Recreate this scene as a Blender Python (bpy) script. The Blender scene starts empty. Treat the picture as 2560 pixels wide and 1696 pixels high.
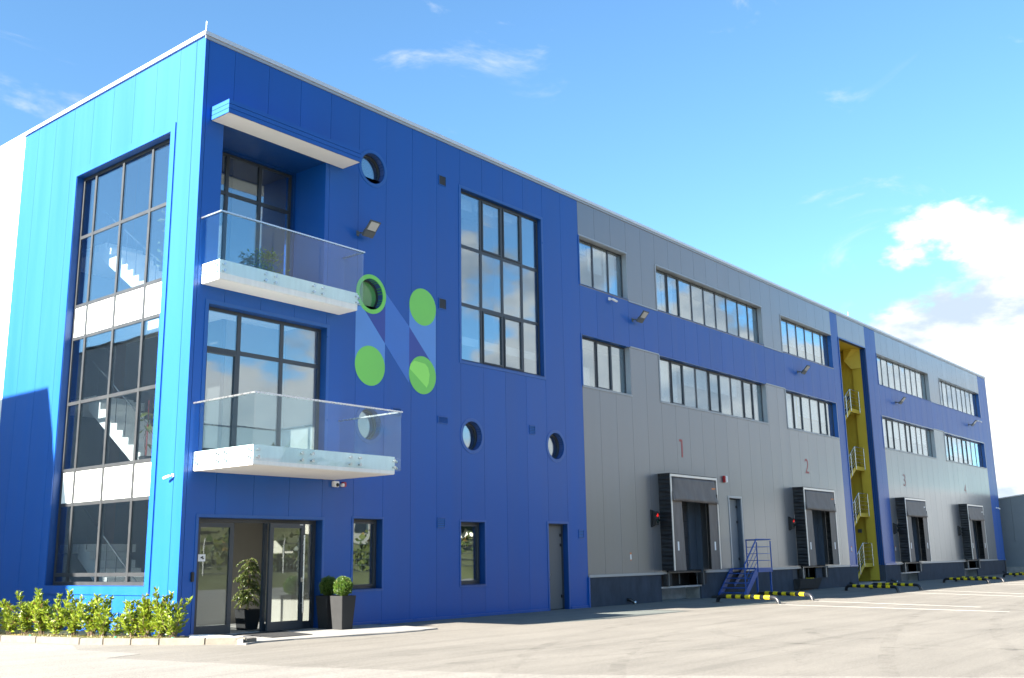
import bpy, bmesh, math, random
from mathutils import Vector, Matrix
random.seed(7)
R = math.radians
D = bpy.data
scn = bpy.context.scene
COL = scn.collection

# ------------------------------------------------------------------ camera
cam_d = D.cameras.new('camera'); cam = D.objects.new('camera', cam_d); COL.objects.link(cam)
cam_d.sensor_width = 36.0; cam_d.lens = 2542.33/2560*36.0
cam_d.clip_start = 0.1; cam_d.clip_end = 3000
right = Vector((0.633937, -0.773226, -0.015671)); up = Vector((-0.153421, -0.145592, 0.977376)); fwd = Vector((0.758014, 0.617191, 0.210926))
m = Matrix((right, up, -fwd)).transposed().to_4x4()
m.translation = Vector((-12.4394, -19.2267, 1.5568))
cam.matrix_world = m
scn.camera = cam

# ------------------------------------------------------------------ sun and sky
SUN_TO = Vector((-0.885, 0.160, 0.4425)).normalized()      # direction towards the sun
SUN_EL = math.asin(SUN_TO.z); SUN_AZ = math.atan2(SUN_TO.x, SUN_TO.y)
sd = D.lights.new('sun', 'SUN'); sd.energy = 5.0; sd.angle = R(0.53); sd.color = (1.0, 0.93, 0.82)
so = D.objects.new('sun', sd); COL.objects.link(so)
so.rotation_euler = (-SUN_TO).to_track_quat('-Z', 'Y').to_euler()
scn.view_settings.view_transform = 'Standard'; scn.view_settings.look = 'None'
scn.view_settings.exposure = 2.75; scn.view_settings.gamma = 1.0; scn.view_settings.use_curve_mapping = False

SKY_STRENGTH = 0.052
world = D.worlds.new('World'); scn.world = world; world.use_nodes = True
nt = world.node_tree; nt.nodes.clear()
def N(nt, t, **kw):
    n = nt.nodes.new(t)
    for k, v in kw.items():
        if k == 'inp':
            for a, b in v.items(): n.inputs[a].default_value = b
        else: setattr(n, k, v)
    return n
def build_sky():
    L = nt.links.new
    out = N(nt, 'ShaderNodeOutputWorld'); bg = N(nt, 'ShaderNodeBackground')
    bg.inputs['Strength'].default_value = SKY_STRENGTH
    sky = N(nt, 'ShaderNodeTexSky', sky_type='NISHITA', sun_disc=False)
    sky.sun_elevation = SUN_EL; sky.sun_rotation = SUN_AZ
    sky.air_density = 1.0; sky.dust_density = 1.3; sky.ozone_density = 1.6; sky.altitude = 300
    tc = N(nt, 'ShaderNodeTexCoord')
    sep = N(nt, 'ShaderNodeSeparateXYZ'); L(tc.outputs['Generated'], sep.inputs[0])
    tint = N(nt, 'ShaderNodeMix', data_type='RGBA', blend_type='MULTIPLY'); tint.inputs['Factor'].default_value = 1.0
    L(sky.outputs[0], tint.inputs['A']); tint.inputs['B'].default_value = (0.58, 0.84, 0.97, 1)
    # cumulus banks near the horizon
    def rng(v, a, b_, lo, hi, sm='LINEAR'):
        r = N(nt, 'ShaderNodeMapRange', interpolation_type=sm, inp={'From Min': a, 'From Max': b_, 'To Min': lo, 'To Max': hi}); L(v, r.inputs['Value']); return r.outputs[0]
    def math_(op, a, b_):
        x = N(nt, 'ShaderNodeMath', operation=op)
        for i, q in enumerate((a, b_)):
            if isinstance(q, (int, float)): x.inputs[i].default_value = q
            else: L(q, x.inputs[i])
        return x.outputs[0]
    mp = N(nt, 'ShaderNodeMapping'); mp.inputs['Scale'].default_value = (1, 1, 1.9); mp.inputs['Location'].default_value = (3.7, 1.9, 0.7)
    L(tc.outputs['Generated'], mp.inputs[0])
    n1 = N(nt, 'ShaderNodeTexNoise', inp={'Scale': 4.6, 'Detail': 11.0, 'Roughness': 0.54}); L(mp.outputs[0], n1.inputs['Vector'])
    # a tall bank stands beyond the far end of the building
    dp = N(nt, 'ShaderNodeVectorMath', operation='DOT_PRODUCT'); L(tc.outputs['Generated'], dp.inputs[0]); dp.inputs[1].default_value = (0.972, 0.190, 0.12)
    bank = rng(dp.outputs['Value'], 0.950, 0.995, 0.0, 0.22, 'SMOOTHSTEP')
    dp2 = N(nt, 'ShaderNodeVectorMath', operation='DOT_PRODUCT'); L(tc.outputs['Generated'], dp2.inputs[0]); dp2.inputs[1].default_value = (0.76, -0.63, 0.14)
    bank = math_('ADD', bank, rng(dp2.outputs['Value'], 0.90, 0.985, 0.0, 0.17, 'SMOOTHSTEP'))
    thr = math_('ADD', rng(sep.outputs['Z'], 0.0, 0.22, 0.475, 0.50), rng(sep.outputs['Z'], 0.15, 0.34, 0.0, 0.30))
    dens = math_('SUBTRACT', math_('ADD', n1.outputs['Fac'], bank), thr)
    cov = N(nt, 'ShaderNodeMapRange', interpolation_type='SMOOTHSTEP', inp={'From Min': 0.0, 'From Max': 0.06}); L(dens, cov.inputs['Value'])
    # shading inside the cumulus: thick parts show grey-blue bases
    n2 = N(nt, 'ShaderNodeTexNoise', inp={'Scale': 7.0, 'Detail': 7.0, 'Roughness': 0.6}); 
    mp2 = N(nt, 'ShaderNodeMapping'); mp2.inputs['Location'].default_value = (3.1, 0.4, 0.06); mp2.inputs['Scale'].default_value = (1, 1, 2.4); L(tc.outputs['Generated'], mp2.inputs[0]); L(mp2.outputs[0], n2.inputs['Vector'])
    shd = N(nt, 'ShaderNodeMapRange', interpolation_type='SMOOTHSTEP', inp={'From Min': 0.44, 'From Max': 0.66}); L(n2.outputs['Fac'], shd.inputs['Value'])
    ccol = N(nt, 'ShaderNodeMix', data_type='RGBA'); L(shd.outputs[0], ccol.inputs['Factor'])
    ccol.inputs['A'].default_value = (4.1, 4.1, 4.1, 1); ccol.inputs['B'].default_value = (2.0, 2.4, 2.9, 1)
    mix1 = N(nt, 'ShaderNodeMix', data_type='RGBA'); L(cov.outputs[0], mix1.inputs['Factor'])
    L(tint.outputs['Result'], mix1.inputs['A']); L(ccol.outputs['Result'], mix1.inputs['B'])
    # thin high cirrus
    mp3 = N(nt, 'ShaderNodeMapping'); mp3.inputs['Rotation'].default_value = (0.25, 0.1, R(-25)); mp3.inputs['Scale'].default_value = (1.1, 3.6, 7.0); mp3.inputs['Location'].default_value = (5.3, 0.7, 2.9); L(tc.outputs['Generated'], mp3.inputs[0])
    n3 = N(nt, 'ShaderNodeTexNoise', inp={'Scale': 1.9, 'Detail': 10.0, 'Roughness': 0.62, 'Distortion': 0.6}); L(mp3.outputs[0], n3.inputs['Vector'])
    ci = N(nt, 'ShaderNodeMapRange', interpolation_type='SMOOTHSTEP', inp={'From Min': 0.585, 'From Max': 0.80, 'To Max': 0.7}); L(n3.outputs['Fac'], ci.inputs['Value'])
    mix2 = N(nt, 'ShaderNodeMix', data_type='RGBA'); L(ci.outputs[0], mix2.inputs['Factor'])
    L(mix1.outputs['Result'], mix2.inputs['A']); mix2.inputs['B'].default_value = (3.3, 3.4, 3.5, 1)
    L(mix2.outputs['Result'], bg.inputs['Color']); L(bg.outputs[0], out.inputs[0])
build_sky()

# ------------------------------------------------------------------ materials
def mat(name, col, rough=0.5, metal=0.0, spec=0.5, var=0.0, vscale=1.5, bump=0.0, bscale=8.0, objvar=0.0, emit=None, coat=0.0, stretch=None):
    mt = D.materials.new(name); mt.use_nodes = True; t = mt.node_tree; b = t.nodes['Principled BSDF']; L = t.links.new
    b.inputs['Base Color'].default_value = (*col, 1); b.inputs['Roughness'].default_value = rough
    b.inputs['Metallic'].default_value = metal; b.inputs['Specular IOR Level'].default_value = spec
    b.inputs['Coat Weight'].default_value = coat; b.inputs['Coat Roughness'].default_value = 0.2
    if emit: b.inputs['Emission Color'].default_value = (*emit[:3], 1); b.inputs['Emission Strength'].default_value = emit[3]
    geo = N(t, 'ShaderNodeNewGeometry')
    vec = geo.outputs['Position']
    if stretch:
        mp = N(t, 'ShaderNodeMapping'); mp.inputs['Scale'].default_value = stretch; L(vec, mp.inputs[0]); vec = mp.outputs[0]
    colout = None
    if var:
        n = N(t, 'ShaderNodeTexNoise', inp={'Scale': vscale, 'Detail': 6.0, 'Roughness': 0.6}); L(vec, n.inputs['Vector'])
        mr = N(t, 'ShaderNodeMapRange', inp={'From Min': 0.25, 'From Max': 0.75, 'To Min': 1-var, 'To Max': 1+var}); L(n.outputs['Fac'], mr.inputs['Value'])
        colout = mr.outputs[0]
        r2 = N(t, 'ShaderNodeMapRange', inp={'From Min': 0.3, 'From Max': 0.7, 'To Min': max(0, rough-0.06), 'To Max': min(1, rough+0.06)}); L(n.outputs['Fac'], r2.inputs['Value']); L(r2.outputs[0], b.inputs['Roughness'])
    if objvar:
        oi = N(t, 'ShaderNodeObjectInfo')
        mr = N(t, 'ShaderNodeMapRange', inp={'To Min': 1-objvar, 'To Max': 1+objvar}); L(oi.outputs['Random'], mr.inputs['Value'])
        if colout:
            mm = N(t, 'ShaderNodeMath', operation='MULTIPLY'); L(colout, mm.inputs[0]); L(mr.outputs[0], mm.inputs[1]); colout = mm.outputs[0]
        else: colout = mr.outputs[0]
    if colout:
        vm = N(t, 'ShaderNodeVectorMath', operation='SCALE'); vm.inputs[0].default_value = col; L(colout, vm.inputs['Scale']); L(vm.outputs[0], b.inputs['Base Color'])
    if bump:
        n = N(t, 'ShaderNodeTexNoise', inp={'Scale': bscale, 'Detail': 4.0}); L(geo.outputs['Position'], n.inputs['Vector'])
        bp = N(t, 'ShaderNodeBump', inp={'Strength': bump, 'Distance': 0.02}); L(n.outputs['Fac'], bp.inputs['Height']); L(bp.outputs[0], b.inputs['Normal'])
    return mt

def glass(name, tint, a, b0, wav=0.0):
    mt = D.materials.new(name); mt.use_nodes = True; t = mt.node_tree; t.nodes.clear(); L = t.links.new
    out = N(t, 'ShaderNodeOutputMaterial'); mx = N(t, 'ShaderNodeMixShader'); tr = N(t, 'ShaderNodeBsdfTransparent'); gl = N(t, 'ShaderNodeBsdfGlossy')
    tr.inputs[0].default_value = (*tint, 1); gl.inputs['Color'].default_value = (0.82, 0.93, 1.0, 1); gl.inputs['Roughness'].default_value = 0.0
    fr = N(t, 'ShaderNodeFresnel'); gb = N(t, 'ShaderNodeNewGeometry'); ir = N(t, 'ShaderNodeMapRange', inp={'To Min': 1.5, 'To Max': 1/1.5}); L(gb.outputs['Backfacing'], ir.inputs['Value']); L(ir.outputs[0], fr.inputs['IOR']); ma = N(t, 'ShaderNodeMath', operation='MULTIPLY_ADD', use_clamp=True); ma.inputs[1].default_value = a; ma.inputs[2].default_value = b0
    L(fr.outputs[0], ma.inputs[0]); L(ma.outputs[0], mx.inputs[0]); L(tr.outputs[0], mx.inputs[1]); L(gl.outputs[0], mx.inputs[2]); L(mx.outputs[0], out.inputs[0])
    if wav:
        geo = N(t, 'ShaderNodeNewGeometry'); oi = N(t, 'ShaderNodeObjectInfo')
        ad = N(t, 'ShaderNodeVectorMath', operation='ADD'); cx = N(t, 'ShaderNodeCombineXYZ'); L(oi.outputs['Random'], cx.inputs[0])
        sc = N(t, 'ShaderNodeVectorMath', operation='SCALE'); sc.inputs['Scale'].default_value = 50; L(cx.outputs[0], sc.inputs[0])
        L(geo.outputs['Position'], ad.inputs[0]); L(sc.outputs[0], ad.inputs[1])
        n = N(t, 'ShaderNodeTexNoise', inp={'Scale': 0.9, 'Detail': 1.0}); L(ad.outputs[0], n.inputs['Vector'])
        bp = N(t, 'ShaderNodeBump', inp={'Strength': 1.0, 'Distance': wav}); L(n.outputs['Fac'], bp.inputs['Height']); tl = N(t, 'ShaderNodeTexWhiteNoise', noise_dimensions='1D'); L(oi.outputs['Random'], tl.inputs['W'])
        tv = N(t, 'ShaderNodeVectorMath', operation='MULTIPLY_ADD'); L(tl.outputs['Color'], tv.inputs[0]); tv.inputs[1].default_value = (.012,)*3; tv.inputs[2].default_value = (-.006,)*3
        ta = N(t, 'ShaderNodeVectorMath', operation='ADD'); L(bp.outputs[0], ta.inputs[0]); L(tv.outputs[0], ta.inputs[1]); L(ta.outputs[0], gl.inputs['Normal'])
    return mt

BLUE = (0.001, 0.074, 0.335)
M = {}
M['blue'] = mat('blue coated panel', BLUE, 0.54, 0.0, 0.32, var=0.08, vscale=1.0, bump=0.10, bscale=0.9, objvar=0.04, coat=0.32, stretch=(1.6,1.6,.10))
M['blue_trim'] = mat('blue coated trim', (0.003, 0.080, 0.32), 0.32, 0, 0.5, var=0.05)
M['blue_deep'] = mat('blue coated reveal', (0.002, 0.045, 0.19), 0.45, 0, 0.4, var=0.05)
M['blue_steel'] = mat('blue painted steel', (0.006, 0.062, 0.28), 0.5, 0, 0.5, var=0.15, vscale=6)
M['grey'] = mat('silver grey coated panel', (0.158, 0.166, 0.178), 0.43, 0.35, 0.5, var=0.08, vscale=1.0, stretch=(1.6,1.6,.10), bump=0.10, bscale=0.9, objvar=0.02, coat=0.8)
M['grey_trim'] = mat('silver grey trim', (0.33, 0.35, 0.37), 0.42, 0.3, 0.5, var=0.06)
M['white_panel'] = mat('white coated panel', (0.78, 0.78, 0.76), 0.45, 0, 0.5, var=0.02, objvar=0.02)
M['coping'] = mat('silver coping metal', (0.62, 0.60, 0.58), 0.38, 0.5, 0.5, var=0.06)
M['plinth'] = mat('dark slate render', (0.045, 0.055, 0.075), 0.85, 0, 0.3, var=0.35, vscale=2.5, stretch=(1,1,.5), bump=0.3, bscale=40)
M['back'] = mat('dark grey sheathing', (0.06, 0.065, 0.075), 0.8)  # dark neutral tone for grey panel joints, vent backs and square vent slats
M['joint'] = mat('panel joint liner', (0.03, 0.07, 0.22), 0.6)
M['frame'] = mat('anthracite aluminium', (0.034, 0.042, 0.052), 0.38, 0.0, 0.5, var=0.08, vscale=4)
M['frame_grey'] = mat('mid grey aluminium', (0.035, 0.038, 0.042), 0.4, 0.2, 0.5, var=0.08, vscale=4)
M['door_grey'] = mat('grey painted door', (0.12, 0.125, 0.13), 0.5, 0, 0.4, var=0.06)
M['green_pane'] = mat('green film glass', (0.10, 0.30, 0.10), 0.12, 0, 0.5)
M['pane'] = glass('window glass', (0.80, 0.84, 0.85), 1.3, 0.17, 0.0022)
M['pane_l'] = glass('stair window glass', (0.80, 0.84, 0.86), 1.3, 0.13, 0.0015)
M['pane_door'] = glass('door glass', (0.86, 0.88, 0.87), 1.3, 0.06)
M['bal_glass'] = glass('balcony glass', (0.88, 0.95, 0.97), 0.8, 0.0)
M['spandrel'] = mat('white spandrel glass', (0.74, 0.78, 0.74), 0.12, 0, 0.5, var=0.03)
M['white_render'] = mat('white render', (0.76, 0.75, 0.72), 0.75, 0, 0.3, var=0.09, vscale=4, bump=0.12, bscale=60, stretch=(2.2,2.2,.35))
M['cream'] = mat('pale render soffit', (0.72, 0.70, 0.67), 0.8, 0, 0.3, var=0.03)
M['steel'] = mat('brushed steel', (0.55, 0.55, 0.55), 0.28, 0.95, 0.5, var=0.06, vscale=9)
M['lobby'] = mat('pale lobby paint', (0.27, 0.25, 0.22), 0.8, var=0.02)
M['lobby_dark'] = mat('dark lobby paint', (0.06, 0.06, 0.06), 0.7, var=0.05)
M['lobby_blue'] = mat('navy lobby paint', (0.01, 0.02, 0.06), 0.6, var=0.05)
M['white_paint'] = mat('white paint', (0.80, 0.79, 0.76), 0.6, var=0.02)
M['tile'] = mat('pale floor tile', (0.42, 0.41, 0.39), 0.3, var=0.06, vscale=3)
M['office'] = mat('office wall paint', (0.55, 0.54, 0.51), 0.8, var=0.02)
M['office_floor'] = mat('office floor', (0.18, 0.17, 0.16), 0.7, var=0.05)
M['blind'] = mat('white roller blind', (0.74, 0.74, 0.71), 0.8, var=0.03, vscale=5)
M['green'] = mat('green vinyl', (0.20, 0.60, 0.11), 0.5, 0, 0.4, var=0.03)
M['green_pale'] = mat('pale green vinyl', (0.33, 0.80, 0.14), 0.5, 0, 0.4, var=0.03)
M['green_deep'] = mat('green lining', (0.06, 0.30, 0.04), 0.4, 0, 0.4)
M['vinyl_light'] = mat('light blue vinyl', (0.10, 0.26, 0.62), 0.42, 0, 0.45, var=0.04)
M['vinyl_mid'] = mat('mid blue vinyl', (0.035, 0.15, 0.50), 0.36, 0, 0.5, var=0.04)
M['vinyl_navy'] = mat('navy vinyl', (0.03, 0.06, 0.30), 0.42, 0, 0.45, var=0.04)
M['black_fabric'] = mat('black pvc curtain', (0.006, 0.007, 0.010), 0.4, 0, 0.5, var=0.2, vscale=5)
M['flap'] = mat('dark grey rubber flap', (0.115, 0.10, 0.094), 0.55, 0, 0.45, var=0.42, vscale=2.2, bump=0.25, bscale=4, stretch=(1.5, 1.5, 0.5))
M['rubber'] = mat('black rubber', (0.014, 0.014, 0.015), 0.7, var=0.3, vscale=6)
M['dock_door'] = mat('dark grey dock door', (0.04, 0.044, 0.052), 0.45, 0.1, 0.5, var=0.08)
M['jamb'] = mat('blue grey jamb sheet', (0.085, 0.11, 0.145), 0.45, 0.2, 0.5, var=0.06)
M['concrete'] = mat('weathered concrete', (0.27, 0.26, 0.245), 0.9, 0, 0.3, var=0.28, vscale=2.5, bump=0.5, bscale=30)
M['kerb'] = mat('pale kerb concrete', (0.145, 0.130, 0.108), 0.9, 0, 0.3, var=0.22, vscale=5, bump=0.5, bscale=45, objvar=0.06)
M['slab'] = mat('pale entrance concrete', (0.24, 0.23, 0.215), 0.85, 0, 0.3, var=0.13, vscale=2.5, bump=0.3, bscale=50)
M['yellow'] = mat('ochre yellow paint', (0.50, 0.37, 0.035), 0.6, 0, 0.4, var=0.06, vscale=2)
M['yellow_tape'] = mat('yellow reflective band', (0.62, 0.48, 0.01), 0.5, 0, 0.5, var=0.08, vscale=12)
M['pipe'] = mat('black painted pipe', (0.013, 0.014, 0.018), 0.38, 0, 0.5, var=0.2, vscale=10)
M['red'] = mat('faded red print', (0.34, 0.085, 0.08), 0.6, var=0.08, vscale=8)
M['red_pale'] = mat('pale red print', (0.30, 0.14, 0.135), 0.6, var=0.08, vscale=8)
M['siren'] = mat('red siren lens', (0.35, 0.01, 0.015), 0.3)
M['lamp_red'] = mat('lit red signal', (0.5, 0.01, 0.01), 0.4, emit=(1, 0.015, 0.01, 0.11))
M['lamp_off'] = mat('unlit signal lens', (0.01, 0.03, 0.025), 0.2)
M['lamp_face'] = mat('led lamp face', (0.42, 0.42, 0.41), 0.4, var=0.05, vscale=20)
M['lamp_body'] = mat('grey lamp housing', (0.085, 0.10, 0.11), 0.45, 0.2, var=0.1, vscale=8)
M['white_plastic'] = mat('white plastic', (0.75, 0.75, 0.74), 0.4)
M['dark_plastic'] = mat('dark plastic', (0.015, 0.016, 0.018), 0.4)
M['orange'] = mat('orange print', (0.60, 0.18, 0.04), 0.6)
M['pot'] = mat('anthracite planter', (0.020, 0.0205, 0.0215), 0.65, 0, 0.25, var=0.08, vscale=6)
M['pot_black'] = mat('black planter', (0.014, 0.014, 0.015), 0.55, 0, 0.4, var=0.1, vscale=6)
M['soil'] = mat('soil', (0.05, 0.035, 0.025), 0.95, var=0.3, vscale=20)
M['bark'] = mat('bark', (0.12, 0.085, 0.05), 0.9, var=0.3, vscale=25)
M['mat_black'] = mat('black door mat', (0.015, 0.015, 0.016), 0.95, var=0.3, vscale=12, bump=0.6, bscale=120)
M['line'] = mat('worn white road paint', (0.25, 0.245, 0.23), 0.8, var=0.25, vscale=4, bump=0.2, bscale=60)
M['house_wall'] = mat('cream house wall', (0.55, 0.50, 0.42), 0.9, var=0.08)
M['roof_tile'] = mat('red roof tile', (0.30, 0.09, 0.05), 0.9, var=0.2, vscale=3)
M['far_grey'] = mat('grey cladding', (0.17, 0.19, 0.21), 0.5, 0.2, 0.4, var=0.05, objvar=0.02)
M['mesh_fence'] = mat('fence wire', (0.10, 0.11, 0.10), 0.6)

def leafmat(name, c1, c2, trans=0.35, dead=0.965):
    mt = D.materials.new(name); mt.use_nodes = True; t = mt.node_tree; t.nodes.clear(); L = t.links.new
    out = N(t, 'ShaderNodeOutputMaterial'); pb = N(t, 'ShaderNodeBsdfPrincipled', inp={'Roughness': 0.34, 'Specular IOR Level': 0.5}); tr = N(t, 'ShaderNodeBsdfTranslucent'); mx = N(t, 'ShaderNodeMixShader')
    mx.inputs[0].default_value = trans
    geo = N(t, 'ShaderNodeNewGeometry'); ri = geo.outputs['Random Per Island']
    cm = N(t, 'ShaderNodeMix', data_type='RGBA'); L(ri, cm.inputs['Factor']); cm.inputs['A'].default_value = (*c1, 1); cm.inputs['B'].default_value = (*c2, 1)
    fr = N(t, 'ShaderNodeMath', operation='FRACT'); m7 = N(t, 'ShaderNodeMath', operation='MULTIPLY'); m7.inputs[1].default_value = 37.7; L(ri, m7.inputs[0]); L(m7.outputs[0], fr.inputs[0])
    gt = N(t, 'ShaderNodeMath', operation='GREATER_THAN'); gt.inputs[1].default_value = dead; L(fr.outputs[0], gt.inputs[0])
    cd = N(t, 'ShaderNodeMix', data_type='RGBA'); L(gt.outputs[0], cd.inputs['Factor']); L(cm.outputs['Result'], cd.inputs['A']); cd.inputs['B'].default_value = (0.17, 0.11, 0.03, 1)
    L(cd.outputs['Result'], pb.inputs['Base Color']); L(cd.outputs['Result'], tr.inputs['Color'])
    L(pb.outputs[0], mx.inputs[1]); L(tr.outputs[0], mx.inputs[2]); L(mx.outputs[0], out.inputs[0])
    return mt
M['laurel'] = leafmat('laurel leaf', (0.105, 0.165, 0.011), (0.27, 0.33, 0.028), 0.38)
M['box_leaf'] = leafmat('box leaf', (0.035, 0.085, 0.010), (0.10, 0.17, 0.02), 0.25)
M['ficus_leaf'] = leafmat('ficus leaf', (0.06, 0.10, 0.015), (0.20, 0.23, 0.06), 0.3)
M['grass_blade'] = leafmat('grass blade', (0.10, 0.11, 0.02), (0.20, 0.18, 0.05), 0.3)
M['tree_leaf'] = leafmat('tree leaf', (0.03, 0.05, 0.012), (0.09, 0.10, 0.025), 0.25)

def asphalt(name, col, streak):
    mt = D.materials.new(name); mt.use_nodes = True; t = mt.node_tree; b = t.nodes['Principled BSDF']; L = t.links.new
    b.inputs['Roughness'].default_value = 0.88; b.inputs['Specular IOR Level'].default_value = 0.3
    geo = N(t, 'ShaderNodeNewGeometry'); P = geo.outputs['Position']
    def noise(scale, detail, sc=(1, 1, 1), rot=0, rough=0.6):
        mp = N(t, 'ShaderNodeMapping'); mp.inputs['Scale'].default_value = sc; mp.inputs['Rotation'].default_value = (0, 0, rot); L(P, mp.inputs[0])
        n = N(t, 'ShaderNodeTexNoise', inp={'Scale': scale, 'Detail': detail, 'Roughness': rough}); L(mp.outputs[0], n.inputs['Vector']); return n.outputs['Fac']
    def rng(v, a, b_, lo, hi):
        r = N(t, 'ShaderNodeMapRange', interpolation_type='SMOOTHSTEP', inp={'From Min': a, 'From Max': b_, 'To Min': lo, 'To Max': hi}); L(v, r.inputs['Value']); return r.outputs[0]
    def mul(a, b_):
        x = N(t, 'ShaderNodeMath', operation='MULTIPLY'); L(a, x.inputs[0]); L(b_, x.inputs[1]); return x.outputs[0]
    f = rng(noise(0.45, 6), 0.3, 0.7, 0.93, 1.07)
    f = mul(f, rng(noise(1.3, 8, (0.07, 1.3, 1), R(14), .68), 0.40, 0.68, 1.0+streak*0.4, 1.0-streak))
    f = mul(f, rng(noise(1.1, 8, (0.06, 1.9, 1), R(-20), .68), 0.50, 0.70, 1.0, 1.0-streak*1.2))
    f = mul(f, rng(noise(2.3, 5, (0.05, 2.4, 1), R(2), .7), 0.56, 0.68, 1.0, 1.0-streak*1.1))
    f = mul(f, rng(noise(48, 4, rough=0.8), 0.30, 0.70, 0.66, 1.34))
    f = mul(f, rng(noise(13, 6, rough=0.75), 0.32, 0.68, 0.90, 1.10))
    f = mul(f, rng(noise(3.1, 8, rough=0.72), 0.63, 0.72, 1.0, 0.70))      # old oil and damp spots
    f = mul(f, rng(noise(21, 3, rough=0.6), 0.70, 0.76, 1.0, 1.45))        # scattered pale grit
    vo = N(t, 'ShaderNodeTexVoronoi', feature='DISTANCE_TO_EDGE', inp={'Scale': 0.16, 'Randomness': 1.0})
    wv = N(t, 'ShaderNodeTexNoise', inp={'Scale': 0.9, 'Detail': 6.0, 'Roughness': 0.65}); L(P, wv.inputs['Vector'])
    wa = N(t, 'ShaderNodeVectorMath', operation='MULTIPLY_ADD'); L(wv.outputs['Color'], wa.inputs[0]); wa.inputs[1].default_value = (1.6, 1.6, 0); L(P, wa.inputs[2]); L(wa.outputs[0], vo.inputs['Vector'])
    f = mul(f, rng(vo.outputs['Distance'], 0.0010, 0.003, 0.82, 1.0))      # hairline cracks
    vm = N(t, 'ShaderNodeVectorMath', operation='SCALE'); vm.inputs[0].default_value = col; L(f, vm.inputs['Scale']); L(vm.outputs[0], b.inputs['Base Color'])
    bp = N(t, 'ShaderNodeBump', inp={'Strength': 0.45, 'Distance': 0.01}); L(noise(70, 4, rough=0.7), bp.inputs['Height']); L(bp.outputs[0], b.inputs['Normal'])
    return mt
M['asphalt'] = asphalt('weathered asphalt', (0.156, 0.144, 0.125), 0.11)
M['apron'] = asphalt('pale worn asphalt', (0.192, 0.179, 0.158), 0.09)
def groundmat():
    mt = mat('dry grass and scrub', (0.075, 0.08, 0.032), 0.95, 0, 0.2, var=0.45, vscale=0.25, bump=0.5, bscale=0.5); return mt
M['scrub'] = groundmat()
M['lawn'] = mat('sparse lawn soil', (0.14, 0.13, 0.045), 0.95, 0, 0.2, var=0.35, vscale=9, bump=0.6, bscale=60)

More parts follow.
